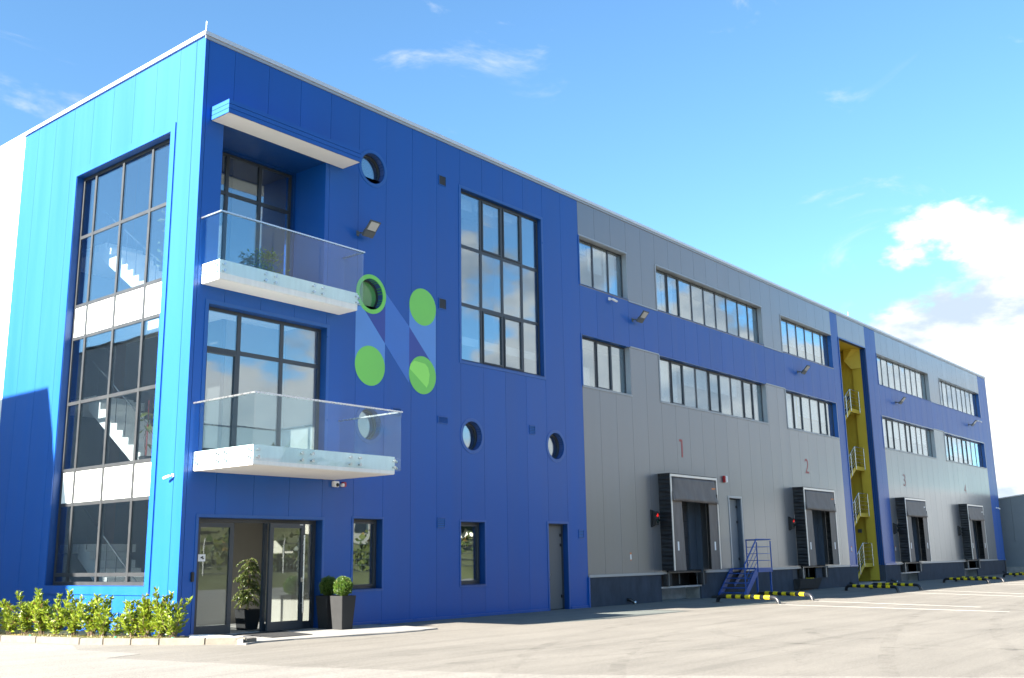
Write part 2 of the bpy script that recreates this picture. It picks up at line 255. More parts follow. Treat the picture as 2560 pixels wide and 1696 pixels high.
# ------------------------------------------------------------------ mesh helpers
def tag(o, label=None, cat=None, group=None, kind=None):
    if label: o['label'] = label
    if cat: o['category'] = cat
    if group: o['group'] = group
    if kind: o['kind'] = kind
    return o
class MB:
    """collects shapes; fr: 'W' world, 'F' front facade frame (u=x, d=outwards, v=z), 'L' side facade frame (u=y, d=outwards, v=z)"""
    def __init__(s, fr='W'): s.v = []; s.f = []; s.fr = fr
    def P(s, u, d, v):
        if s.fr == 'F': return (u, -d, v)
        if s.fr == 'L': return (-d, u, v)
        return (u, d, v)
    def add(s, pts, faces):
        o = len(s.v); s.v += [s.P(*p) for p in pts]; s.f += [tuple(o+i for i in f) for f in faces]; return s
    def box(s, u0, u1, d0, d1, v0, v1):
        return s.add([(u0,d0,v0),(u1,d0,v0),(u1,d1,v0),(u0,d1,v0),(u0,d0,v1),(u1,d0,v1),(u1,d1,v1),(u0,d1,v1)],
                     [(0,1,2,3),(4,5,6,7),(0,1,5,4),(1,2,6,5),(2,3,7,6),(3,0,4,7)])
    def quad(s, a, b, c, d): return s.add([a,b,c,d], [(0,1,2,3)])
    def prism(s, poly, d0, d1):            # poly of (u, v), extruded along d
        n = len(poly)
        return s.add([(u,d0,v) for u,v in poly]+[(u,d1,v) for u,v in poly], [tuple(range(n)), tuple(range(2*n-1, n-1, -1))]+[(i,(i+1)%n,n+(i+1)%n,n+i) for i in range(n)])
    def slab(s, poly, z0, z1):             # poly of (u, d), extruded in height
        n = len(poly)
        return s.add([(u,d,z0) for u,d in poly]+[(u,d,z1) for u,d in poly], [tuple(range(n-1,-1,-1)), tuple(range(n, 2*n))]+[(i,(i+1)%n,n+(i+1)%n,n+i) for i in range(n)])
    def tube(s, pts, r, n=10, caps=True):
        pts = [Vector(p) for p in pts]; rs = r if isinstance(r, (list, tuple)) else [r]*len(pts)
        T = [(pts[min(i+1, len(pts)-1)]-pts[max(i-1, 0)]).normalized() for i in range(len(pts))]
        x = T[0].orthogonal().normalized(); V = []
        for i, p in enumerate(pts):
            x = (x - T[i]*x.dot(T[i])).normalized(); y = T[i].cross(x)
            V += [tuple(p + (x*math.cos(2*math.pi*k/n)+y*math.sin(2*math.pi*k/n))*rs[i]) for k in range(n)]
        F = [(i*n+k, i*n+(k+1)%n, (i+1)*n+(k+1)%n, (i+1)*n+k) for i in range(len(pts)-1) for k in range(n)]
        if caps: F += [tuple(range(n-1,-1,-1)), tuple((len(pts)-1)*n+k for k in range(n))]
        return s.add(V, F)
    def disc(s, cu, cv, r, d0, d1, n=40):  # disc facing outwards on a facade
        return s.prism([(cu+r*math.cos(2*math.pi*k/n), cv+r*math.sin(2*math.pi*k/n)) for k in range(n)], d0, d1)
    def ring(s, cu, cv, r0, r1, d0, d1, n=40):
        c = [(math.cos(2*math.pi*k/n), math.sin(2*math.pi*k/n)) for k in range(n)]
        V = [(cu+r*a, d, cv+r*b) for r, d in ((r0,d0),(r1,d0),(r1,d1),(r0,d1)) for a, b in c]
        F = [(q*n+k, q*n+(k+1)%n, ((q+1)%4)*n+(k+1)%n, ((q+1)%4)*n+k) for q in range(4) for k in range(n)]
        return s.add(V, F)
    def ball(s, c, r, seg=12, rings=8):
        V = []; F = []
        for i in range(rings+1):
            a = math.pi*i/rings
            for k in range(seg):
                b = 2*math.pi*k/seg; V.append((c[0]+r*math.sin(a)*math.cos(b), c[1]+r*math.sin(a)*math.sin(b), c[2]+r*math.cos(a)))
        for i in range(rings):
            for k in range(seg): F.append((i*seg+k, i*seg+(k+1)%seg, (i+1)*seg+(k+1)%seg, (i+1)*seg+k))
        return s.add(V, F)
    def build(s, name, material, parent=None, smooth=False, bevel=0.0, normals=True):
        me = D.meshes.new(name); me.from_pydata(s.v, [], s.f)
        if normals:
            bm = bmesh.new(); bm.from_mesh(me); bmesh.ops.recalc_face_normals(bm, faces=bm.faces)
            if bevel: bmesh.ops.bevel(bm, geom=[e for e in bm.edges if len(e.link_faces) == 2 and e.calc_face_angle(0) > 0.6], offset=bevel, segments=2, affect='EDGES', clamp_overlap=True)
            bm.to_mesh(me); bm.free()
        if smooth:
            for p in me.polygons: p.use_smooth = True
            try: me.set_sharp_from_angle(angle=R(40))
            except Exception: pass
        me.materials.append(M[material] if isinstance(material, str) else material)
        o = D.objects.new(name, me); COL.objects.link(o)
        if parent: o.parent = parent
        return o
def empty(name, loc=(0,0,0), rz=0, parent=None):
    o = D.objects.new(name, None); COL.objects.link(o); o.location = loc; o.rotation_euler = (0,0,rz); o.empty_display_size = 0.2
    if parent: o.parent = parent
    return o
def thing(name, label, cat, loc=(0,0,0), rz=0, group=None): return tag(empty(name, loc, rz), label, cat, group)
def copy_tree(o, parent=None):
    c = o.copy(); COL.objects.link(c)
    if parent: c.parent = parent
    for ch in list(o.children): copy_tree(ch, c)
    return c

# ------------------------------------------------------------------ ground and setting
def ground():
    g = MB(); g.slab([(-130,-34),(140,-34),(140,120),(-130,120)], -0.3, 0.0)
    tag(g.build('asphalt_yard', 'asphalt'), kind='structure')
    # paler worn strip on the camera's side of the yard
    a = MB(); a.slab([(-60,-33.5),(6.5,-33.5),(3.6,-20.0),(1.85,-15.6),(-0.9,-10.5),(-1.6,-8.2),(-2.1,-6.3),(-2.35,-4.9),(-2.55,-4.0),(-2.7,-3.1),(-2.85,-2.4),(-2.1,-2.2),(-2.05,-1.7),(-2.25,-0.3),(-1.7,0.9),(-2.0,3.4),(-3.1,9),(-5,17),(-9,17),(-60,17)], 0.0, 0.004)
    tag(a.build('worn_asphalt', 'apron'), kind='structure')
    # entrance slab
    s = MB(); s.slab([(0.15,0.25),(0.15,-2.2),(0.55,-2.03),(1.36,-2.11),(2.4,-2.35),(3.74,-2.55),(5.1,-2.62),(5.4,-1.0),(5.4,0.0),(4.0,0.0),(4.0,0.25)], -0.05, 0.03)
    tag(s.build('entrance_pavement', 'slab'), kind='structure')
    d = MB(); d.slab([(2.6,-2.46),(3.74,-2.66),(4.6,-2.70),(4.6,-2.60),(3.74,-2.56)], 0.0, 0.026); tag(d.build('drain_channel', 'concrete'), kind='structure')
    # painted bay lines
    for (x0,y0,x1,y1,w) in [(18.55,-4.72,16.87,-11.9,.085),(21.3,-4.66,19.05,-10.6,.085),(29.5,-4.75,26.4,-10.6,.085),(32.15,-4.8,28.6,-10.2,.085),(41.35,-5.0,37.6,-11,.085),(43.5,-5.15,39.5,-11.4,.085)]:
        dx, dy = x1-x0, y1-y0; l = math.hypot(dx,dy); nx, ny = -dy/l*w/2, dx/l*w/2
        q = MB(); q.slab([(x0+nx,y0+ny),(x0-nx,y0-ny),(x1-nx,y1-ny),(x1+nx,y1+ny)], 0.0, 0.004)
        tag(q.build('bay_line', 'line'), kind='structure')
    # rubber marks left by lorries turning out of the docks
    tm = D.materials.new('worn rubber mark'); tm.use_nodes = True; t = tm.node_tree; t.nodes.clear()
    o = N(t, 'ShaderNodeOutputMaterial'); mx = N(t, 'ShaderNodeMixShader'); tr = N(t, 'ShaderNodeBsdfTransparent'); df = N(t, 'ShaderNodeBsdfDiffuse'); df.inputs[0].default_value = (0.075, 0.072, 0.068, 1)
    ge = N(t, 'ShaderNodeNewGeometry'); nz = N(t, 'ShaderNodeTexNoise', inp={'Scale': 1.4, 'Detail': 9.0, 'Roughness': 0.75}); mr = N(t, 'ShaderNodeMapRange', inp={'From Min': 0.46, 'From Max': 0.80, 'To Min': 0.0, 'To Max': 0.30})
    t.links.new(ge.outputs['Position'], nz.inputs['Vector']); t.links.new(nz.outputs['Fac'], mr.inputs['Value']); t.links.new(mr.outputs[0], mx.inputs[0]); t.links.new(tr.outputs[0], mx.inputs[1]); t.links.new(df.outputs[0], mx.inputs[2]); t.links.new(mx.outputs[0], o.inputs[0])
    random.seed(31); lvl = 0.0045
    for (x0, y0, a0, L_, cv) in ((20.6,-5.2,-96,26,-2.0),(21.3,-6.5,-104,24,-2.6),(32.0,-5.4,-100,30,-1.8),(33.2,-6.0,-112,28,-1.3),(45.2,-5.6,-110,34,-1.6),(14.0,-6.2,178,20,1.2),(27.0,-9.5,184,30,.5),(30,-12.5,190,34,.3),(8.5,-9.0,200,10,3.2),(24,-15,176,26,-.7)):
        for off in (-.95, .95):
            V = []; F = []; x, y, a = x0, y0, R(a0); n = 40; lvl += 0.0002
            x += -math.sin(a)*off; y += math.cos(a)*off
            for k in range(n+1):
                w = .12; V += [(x-math.sin(a)*w, y+math.cos(a)*w, lvl), (x+math.sin(a)*w, y-math.cos(a)*w, lvl)]; st = L_/n; x += math.cos(a)*st; y += math.sin(a)*st; a += R(cv)
            for k in range(n): F.append((2*k, 2*k+1, 2*k+3, 2*k+2))
            q = MB(); q.v = V; q.f = F; tag(q.build('tyre_mark', tm, normals=False), kind='structure')
    # planting bed soil between kerb and side wall
    b = MB(); b.slab([(-1.84,3.5),(-1.38,1.0),(-0.93,-0.1),(-0.63,-0.60),(-0.50,-0.80),(-0.02,-0.80),(-0.02,30),(-6,30),(-4.9,17),(-3.0,9)], -0.05, 0.09)
    tag(b.build('planting_bed', 'lawn'), kind='structure')
    b = MB(); b.slab([(-0.50,-0.80),(-0.15,-1.38),(0.30,-1.93),(0.148,-2.1),(0.148,-0.06),(-0.02,-0.06),(-0.02,-0.80)], -0.05, 0.10)
    tag(b.build('corner_paving', 'slab'), kind='structure')
    # grass blades on the bed edge
    g = MB(); path = [(-1.80,3.6),(-1.36,1.1),(-0.91,-0.05),(-0.55,-0.65)]
    V = []; F = []
    for i in range(5200):
        t = random.random()*(len(path)-1); k = int(t); f = t-k
        if i > 3600: x, y = -2.6+random.random()*0.9, 3.5+random.random()*6
        else:
            x = path[k][0]*(1-f)+path[k+1][0]*f + random.random()**1.5*0.55; y = path[k][1]*(1-f)+path[k+1][1]*f + random.uniform(-.06,.06)
        h = random.uniform(.02,.06); a = random.random()*6.28; w = .006; lx, ly = random.uniform(-.02,.02), random.uniform(-.02,.02)
        o = len(V); V += [(x-w*math.cos(a), y-w*math.sin(a), .088),(x+w*math.cos(a), y+w*math.sin(a), .088),(x+lx,y+ly,.088+h)]; F.append((o,o+1,o+2))
    g.v = V; g.f = F; tag(g.build('grass', 'grass_blade', normals=False), kind='stuff')
    # kerb stones along the bed
    K = tag(empty('kerb'), kind='structure')
    pts = [(-6.2,30),(-5.0,17),(-4.1,13),(-3.1,9),(-2.75,7.4),(-2.4,5.7),(-2.17,4.5),(-1.96,3.48),(-1.75,2.35),(-1.50,1.05),(-1.30,0.5),(-1.05,-.10),(-0.75,-.62),(-0.25,-1.43),(0.25,-2.05),(0.55,-2.02)]
    def rail(p, off):
        out = []
        for i in range(len(p)):
            a = Vector(p[max(i-1,0)]); b = Vector(p[min(i+1,len(p)-1)]); d = (b-a).normalized(); out.append(Vector(p[i])+Vector((-d.y, d.x))*off)
        return out
    inner = rail(pts, 0.13)
    for i in range(len(pts)-1):
        p0, p1, q1, q0 = Vector(pts[i]), Vector(pts[i+1]), inner[i+1], inner[i]
        if i == len(pts)-2: q0, q1 = Vector((.20,-1.93)), Vector((.50,-1.90))
        g = 0.006/max((p1-p0).length, .05); a, b, c, d = p0.lerp(p1,g), p0.lerp(p1,1-g), q0.lerp(q1,1-g), q0.lerp(q1,g)
        h = 0.125 if i < len(pts)-2 else 0.10
        m = MB(); m.slab([tuple(a),tuple(b),tuple(c),tuple(d)], -0.05, h+random.uniform(-.004,.004)); m.build('kerb_stone', 'kerb', K, bevel=0.012)
ground()

# ------------------------------------------------------------------ main building
B = thing('warehouse_building', 'long three-storey blue and silver-grey warehouse with rounded windows, balconies and loading docks', 'building')
H = 13.66
# openings on the front facade: (u0,u1,v0,v1)
OPEN_F = [(0.44,3.84,0.03,2.52),(0.43,3.84,3.92,7.25),(0.59,3.70,8.10,11.62),(4.85,5.81,0.88,2.58),(8.80,9.80,0.87,2.57),(12.80,13.76,0.0,2.58),(8.87,12.74,7.16,12.36),
  (14.88,17.83,10.63,12.33),(19.87,28.80,10.63,12.33),(30.78,36.66,10.63,12.31),(42.98,51.78,10.59,12.28),(53.88,62.68,10.58,12.28),
  (14.88,17.80,7.15,8.87),(19.84,28.73,7.15,8.86),(30.76,36.62,7.13,8.85),(42.92,51.78,7.12,8.83),(53.82,62.68,7.12,8.81),
  (37.60,41.35,0.0,12.33),(24.68,25.68,1.05,3.78)]
DOCKS = [19.35, 30.75, 43.85, 55.27]
for x0 in DOCKS: OPEN_F.append((x0+0.42, x0+2.98, 0.42, 3.95))
CIRC_F = [(5.33,11.93,0.42),(5.33,8.42,0.41),(5.33,4.98,0.40),(9.30,5.0,0.41),(13.28,5.0,0.41)]
OPEN_L = [(1.24,5.60,1.10,11.58)]
def grid_faces(fr, u0, u1, v0, v1, openings, circles, d, depth, mb=None):
    mb = mb or MB(fr)
    openings = [(o[0]-.0125, o[1]+.0125, o[2]-.0145, o[3]+.0125) for o in openings]
    rects = [o for o in openings if o[0] < u1 and o[1] > u0 and o[2] < v1 and o[3] > v0]
    cs = [c for c in circles if u0 <= c[0] <= u1 and v0 <= c[1] <= v1]
    us = {u0, u1}; vs = {v0, v1}
    for r in rects:
        us |= {min(max(r[0],u0),u1), min(max(r[1],u0),u1)}; vs |= {min(max(r[2],v0),v1), min(max(r[3],v0),v1)}
    for c in cs: us |= {max(u0,c[0]-c[2]-.03), min(u1,c[0]+c[2]+.03)}; vs |= {c[1]-c[2]-.03, c[1]+c[2]+.03}
    us = sorted(us); vs = sorted(vs)
    def solid(i, j):
        if i < 0 or j < 0 or i >= len(us)-1 or j >= len(vs)-1: return False
        cu, cv = (us[i]+us[i+1])/2, (vs[j]+vs[j+1])/2
        return not any(r[0] < cu < r[1] and r[2] < cv < r[3] for r in rects)
    for i in range(len(us)-1):
        for j in range(len(vs)-1):
            if not solid(i, j): continue
            a, b, c, e = us[i], us[i+1], vs[j], vs[j+1]
            circ = [k for k in cs if a < k[0] < b and c < k[1] < e]
            if circ:
                k = circ[0]; n = 32; V = []
                for q in range(n):
                    t = 2*math.pi*q/n; co, si = math.cos(t), math.sin(t)
                    V.append((k[0]+k[2]*co, d, k[1]+k[2]*si))
                for q in range(n):
                    t = 2*math.pi*q/n; co, si = math.cos(t), math.sin(t)
                    s = min((b-k[0])/co if co > 1e-6 else 9e9, (a-k[0])/co if co < -1e-6 else 9e9, (e-k[1])/si if si > 1e-6 else 9e9, (c-k[1])/si if si < -1e-6 else 9e9)
                    V.append((k[0]+s*co, d, k[1]+s*si))
                mb.add(V, [(q,(q+1)%n,n+(q+1)%n,n+q) for q in range(n)])
                for (pu, pv) in ((a,c),(b,c),(b,e),(a,e)):   # corners
                    q = min(range(n), key=lambda q: -((pu-k[0])*math.cos(2*math.pi*q/n)+(pv-k[1])*math.sin(2*math.pi*q/n))/math.hypot(pu-k[0],pv-k[1]))
                    tq = math.atan2(pv-k[1], pu-k[0]) % (2*math.pi); q0 = int(tq/(2*math.pi)*n); p0 = V[n+q0%n]; p1 = V[n+(q0+1)%n]
                    mb.add([p0, (pu,d,pv), p1], [(0,1,2)])
                for q in range(n):
                    p, p2 = V[q], V[(q+1)%n]; mb.add([p, p2, (p2[0],d-depth,p2[2]), (p[0],d-depth,p[2])], [(0,1,2,3)])
            else:
                mb.quad((a,d,c),(b,d,c),(b,d,e),(a,d,e))
            for di, dj, p, q in ((-1,0,(a,c),(a,e)),(1,0,(b,c),(b,e)),(0,-1,(a,c),(b,c)),(0,1,(a,e),(b,e))):
                if not solid(i+di, j+dj): mb.quad((p[0],d,p[1]),(q[0],d,q[1]),(q[0],d-depth,q[1]),(p[0],d-depth,p[1]))
    return mb
def panel(fr, u0, u1, v0, v1, material, openings, circles):
    g = 0.004
    cuts = sorted((max(o[2], v0), min(o[3], v1)) for o in openings if o[0]-.0125 <= u0+g+.02 and o[1]+.0125 >= u1-g-.02 and o[2] < v1 and o[3] > v0)
    z = v0
    for a, b in cuts+[(v1, v1)]:
        if a-z > .02:
            mb = grid_faces(fr, u0+g, u1-g, z, a, openings, circles, 0.0, 0.03)
            if mb.f: mb.build('wall_panel', material, B)
        z = max(z, b)
def segs(u):                                  # colour bands of one front panel column
    if u < 14.8: return [(0.05, H, 'blue')]
    if 36.68 < u < 37.6: return [(1.0, H, 'blue')]
    if 37.6 <= u < 41.3: return [(12.33, H, 'grey')]
    if 41.3 <= u < 42.9: return [(1.0, H, 'blue')]
    if u > 62.7: return [(1.0, H, 'blue')]
    return [(1.0, 8.88, 'grey'), (8.88, 10.58, 'blue'), (10.58, H, 'grey')]
edges = [0.10, 0.83]+[0.83+i for i in range(1, 15)]+[14.83+i for i in range(1, 22)]+[36.70, 37.62]+[37.62+i for i in range(1, 4)]+[41.40, 42.2, 42.98]+[43.83+i for i in range(0, 19)]+[62.80, 63.8, 64.78]
for a, b in zip(edges, edges[1:]):
    for v0, v1, mm in segs((a+b)/2): panel('F', a, b, v0, v1, mm, OPEN_F, CIRC_F)
# corner piece, wrapped over both faces
MB('W').box(0, 0.093, 0, 0.35, 0.05, H).build('corner_panel', 'blue', B)
ledges = [0.36, 1.02]+[1.02+i for i in range(1, 8)]+[8.84]
for a, b in zip(ledges, ledges[1:]): panel('L', a, b, 0.05, H, 'blue', OPEN_L, [])
for k in range(14): panel('L', 8.84+k, 9.84+k, 0.05, H, 'white_panel', [], [])
# structural walls behind the cladding
OPEN_S = OPEN_F+[(x0-.12, x0+2.72, 0.0, 1.0) for x0 in DOCKS]
for a, b, mt in ((0.06,14.83,'joint'),(14.83,64.7,'back')): grid_faces('F', a, b, 0.0, 13.5, OPEN_S, CIRC_F, -0.014, 0.2).build('sheathing', mt, B)
w = grid_faces('L', 0.1, 23, 0.0, 13.5, OPEN_L, [], -0.014, 0.2); w.build('sheathing', 'joint', B)
MB('W').box(0.1, 64.7, 23, 23.2, 0, 13.5).build('rear_wall', 'white_panel', B)
MB('W').box(64.72, 64.80, 0, 23.2, 0.05, H).build('end_wall', 'grey', B)
MB('W').box(0.1, 64.7, 0.1, 23.2, 13.42, 13.52).build('roof', 'concrete', B)
# plinth
pl = []
for a, b in ((14.84,19.25),(22.05,30.12),(32.62,37.60),(41.35,43.5),(46.42,54.85),(57.85,64.5)): pl.append((a,b))
for a, b in pl: MB('F').box(a, b, -0.05, 0.012, 0, 0.92).build('plinth', 'plinth', B)
for a, b in ((14.84,19.62),(22.45,30.95),(33.9,36.55),(43.02,44.1),(47.0,55.5),(58.4,62.8)): MB('F').box(a, b, 0.0, 0.045, 0.92, 1.0).build('plinth_flashing', 'grey_trim', B)
for a, b in ((36.6,37.58),(41.37,43.0),(62.82,64.8)): MB('F').box(a, b, 0.0, 0.045, 0.92, 0.998).build('plinth_flashing', 'blue_trim', B)
MB('F').box(5.8, 12.7, 0.0, 0.03, 0.0, 0.07).build('base_flashing', 'blue_trim', B)
MB('F').box(4.05, 5.8, 0.0, 0.03, 0.03, 0.09).build('base_flashing', 'blue_trim', B)
MB('F').box(13.86, 14.84, 0.0, 0.03, 0.0, 0.07).build('base_flashing', 'blue_trim', B)
MB('F').box(14.79, 14.86, 0.0, 0.05, 0.0, 0.93).build('corner_flashing', 'blue_trim', B)
# roof coping
MB('F').box(-0.05, 64.86, -0.30, 0.05, 13.66, 13.76).build('coping', 'coping', B)
MB('L').box(0.302, 24.0, -0.30, 0.052, 13.66, 13.76).build('coping', 'coping', B)
MB('F').box(-0.02, 64.8, 0.0, 0.025, 13.58, 13.657).build('coping_drip', 'grey_trim', B)
for x, h in ((0.05, .27), (9.6,.02), (14.6,.02), (18.9,.02), (26.6,.02), (34.5,.02), (39.5,.26)):
    MB().tube([(x,0.08,13.76),(x,0.08,13.80+h)], 0.010 if h > .1 else .014, 6).build('lightning_rod', 'steel', B)

# ---- windows
def window(fr, u0, u1, v0, v1, cols, rows, glassm='pane', framem='frame', depth=0.20, fw=0.06, mw=0.055, sides=('blue_deep',)*4, trim=None, tw=0.10, casements=(), ends=True):
    """cols/rows: mullion and transom centres; sides: reveal colours left, right, top, bottom"""
    d0, d1 = -depth-0.05, -depth+0.02
    W = MB(fr)
    W.box(u0, u0+fw, d0, d1, v0, v1); W.box(u1-fw, u1, d0, d1, v0, v1); W.box(u0+fw, u1-fw, d0, d1, v0, v0+fw); W.box(u0+fw, u1-fw, d0, d1, v1-fw, v1)
    W = W.build('window', framem, B)
    e = 0.004
    for nm, mt, bx in (('reveal', sides[0], (u0-.012, u0-.001, d0, .006, v0, v1)), ('reveal', sides[1], (u1+.001, u1+.012, d0, .006, v0, v1)),
                       ('reveal', sides[2], (u0-.012, u1+.012, d0, .006, v1+.001, v1+.012)), ('sill', sides[3], (u0-.012, u1+.012, d0, .03, v0-.014, v0-.001))):
        MB(fr).box(*bx).build(nm, mt, W)
    if trim:
        t = tw
        T = MB(fr); T.box(u0-t, u0-.013, .001, .014, v0-t, v1+t); T.box(u1+.013, u1+t, .001, .014, v0-t, v1+t); T.box(u0-.013, u1+.013, .001, .014, v1+.013, v1+t); T.box(u0-.013, u1+.013, .001, .014, v0-t, v0-.015)
        T.build('trim', trim, W)
    us = [u0+fw]+list(cols)+[u1-fw]; vs = [v0+fw]+list(rows)+[v1-fw]
    for c in cols: MB(fr).box(c-mw/2, c+mw/2, d0, d1+.006, v0+fw, v1-fw).build('mullion', framem, W)
    for r in rows:
        T = MB(fr)
        for i in range(len(us)-1): T.box(us[i]+(mw/2 if i else 0), us[i+1]-(mw/2 if i < len(us)-2 else 0), d0, d1+.002, r-mw/2, r+mw/2)
        T.build('transom', framem, W)
    for i in range(len(us)-1):
        for j in range(len(vs)-1):
            a = us[i]+(mw/2 if i else 0); b = us[i+1]-(mw/2 if i < len(us)-2 else 0); c = vs[j]+(mw/2 if j else 0); e = vs[j+1]-(mw/2 if j < len(vs)-2 else 0)
            if (i, j) in casements:
                k = 0.045; S = MB(fr); S.box(a+.004, a+k, d0+.01, d1+.03, c+.004, e-.004); S.box(b-k, b-.004, d0+.01, d1+.03, c+.004, e-.004); S.box(a+k, b-k, d0+.01, d1+.03, c+.004, c+k); S.box(a+k, b-k, d0+.01, d1+.03, e-k, e-.004)
                S.build('casement', framem, W); a += k; b -= k; c += k; e -= k
            gm = glassm(i, j) if callable(glassm) else glassm
            MB(fr).box(a, b, -depth-.010, -depth+.008, c, e).build('spandrel' if gm == 'spandrel' else 'pane', gm, W)
    return W
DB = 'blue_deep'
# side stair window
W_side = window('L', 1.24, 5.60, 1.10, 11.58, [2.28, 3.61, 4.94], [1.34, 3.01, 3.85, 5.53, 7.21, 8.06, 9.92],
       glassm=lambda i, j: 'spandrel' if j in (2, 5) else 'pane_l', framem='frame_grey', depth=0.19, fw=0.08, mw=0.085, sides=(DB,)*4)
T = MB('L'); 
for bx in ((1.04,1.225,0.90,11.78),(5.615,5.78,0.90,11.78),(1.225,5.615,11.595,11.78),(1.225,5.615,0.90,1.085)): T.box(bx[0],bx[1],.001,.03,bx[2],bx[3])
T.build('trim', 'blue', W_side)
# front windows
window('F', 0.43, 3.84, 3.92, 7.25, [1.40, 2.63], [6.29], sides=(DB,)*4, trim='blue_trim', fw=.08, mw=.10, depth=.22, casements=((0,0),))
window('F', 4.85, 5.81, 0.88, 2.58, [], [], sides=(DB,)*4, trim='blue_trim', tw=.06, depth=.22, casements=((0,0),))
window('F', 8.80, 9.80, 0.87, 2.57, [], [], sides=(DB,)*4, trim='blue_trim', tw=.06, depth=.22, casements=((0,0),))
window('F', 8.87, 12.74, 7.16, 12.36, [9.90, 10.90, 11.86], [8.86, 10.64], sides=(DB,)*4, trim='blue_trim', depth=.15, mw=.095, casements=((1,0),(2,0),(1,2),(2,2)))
G_, T_ = 'grey_trim', 'blue_trim'
def ribbon(u0, u1, v0, v1, first, cas, sides):
    cols = [c for c in first if u0+.3 < c < u1-.2]
    window('F', u0, u1, v0, v1, cols, [], sides=sides, depth=.22, fw=.05, mw=.072, casements=[(c, 0) for c in cas])
ribbon(14.88,17.83,10.63,12.33,[15.95,16.91],[],(T_,G_,G_,T_))
ribbon(19.87,28.80,10.63,12.33,[20.93,21.88,22.88,23.90,24.88,25.86,26.90,27.84],[1],(G_,G_,G_,T_))
ribbon(30.78,36.66,10.63,12.31,[31.93,32.9,33.88,34.87,35.8],[],(G_,T_,G_,T_))
ribbon(42.98,51.78,10.59,12.28,[44.2,45.2,46.2,47.2,48.15,49.1,50.05,51.05],[],(T_,G_,G_,T_))
ribbon(53.88,62.68,10.58,12.28,[55.1,56.05,57.1,58.15,59.2,60.15,61.2],[],(G_,T_,G_,T_))
ribbon(14.88,17.80,7.15,8.87,[15.95,16.9],[1],(T_,G_,T_,G_))
ribbon(19.84,28.73,7.15,8.86,[20.93,21.88,22.88,23.90,24.86,25.84,26.88,27.83],[1,4,7],(G_,G_,T_,G_))
ribbon(30.76,36.62,7.13,8.85,[31.9,32.9,33.88,34.87,35.8],[1,4],(G_,T_,T_,G_))
ribbon(42.92,51.78,7.12,8.83,[44.15,45.2,46.2,47.2,48.1,49.1,50.0,51.0],[1,4],(T_,G_,T_,G_))
ribbon(53.82,62.68,7.12,8.81,[55.1,56.05,57.1,58.1,59.2,60.15,61.2],[1,4],(G_,T_,T_,G_))
# thin surround strips of the grey facade
def strip(u0, u1, v0, v1, mt): MB('F').box(u0, u1, 0.0, 0.022, v0, v1).build('facade_trim', mt, B)
for a, b in ((17.86,19.84),(28.84,30.74),(51.82,53.84)): strip(a, b, 10.555, 10.60, G_)
for a, b in ((17.86,19.80),(28.78,30.72),(51.82,53.78)): strip(a, b, 8.87, 8.915, G_)
for a, b, z in ((14.84,17.86,12.36),(19.82,28.84,12.36),(30.74,36.68,12.34),(42.95,51.82,12.31),(53.84,62.7,12.31)): strip(a, b, z-.012, z+.035, G_)
for a, b, z in ((14.84,17.84,7.12),(19.80,28.76,7.12),(30.72,36.66,7.10),(42.90,51.80,7.09),(53.80,62.7,7.09)): strip(a, b, z-.035, z+.012, G_)
for a, z0, z1 in ((14.82,10.6,12.36),(14.82,7.12,8.9),(42.93,10.56,12.31),(42.88,7.09,8.87)): strip(a, a+.05, z0, z1, T_)
for a, z0, z1 in ((19.80,10.6,12.36),(30.72,10.6,12.34),(53.82,10.58,12.31),(19.77,7.12,8.87),(30.70,7.1,8.87),(53.76,7.09,8.87)): strip(a, a+.055, z0, z1, G_)
# porthole windows
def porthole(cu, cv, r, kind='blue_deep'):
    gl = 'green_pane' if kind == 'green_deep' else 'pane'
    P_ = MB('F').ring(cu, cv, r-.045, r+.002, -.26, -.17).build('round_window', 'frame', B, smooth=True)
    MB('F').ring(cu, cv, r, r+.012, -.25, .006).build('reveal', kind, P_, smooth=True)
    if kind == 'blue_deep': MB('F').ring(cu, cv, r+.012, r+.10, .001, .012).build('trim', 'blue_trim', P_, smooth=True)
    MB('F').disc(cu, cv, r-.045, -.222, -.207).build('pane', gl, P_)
porthole(5.33,11.93,.42); porthole(5.33,4.98,.40); porthole(9.30,5.0,.41); porthole(13.28,5.0,.41); porthole(5.33,8.42,.41,'green_deep')
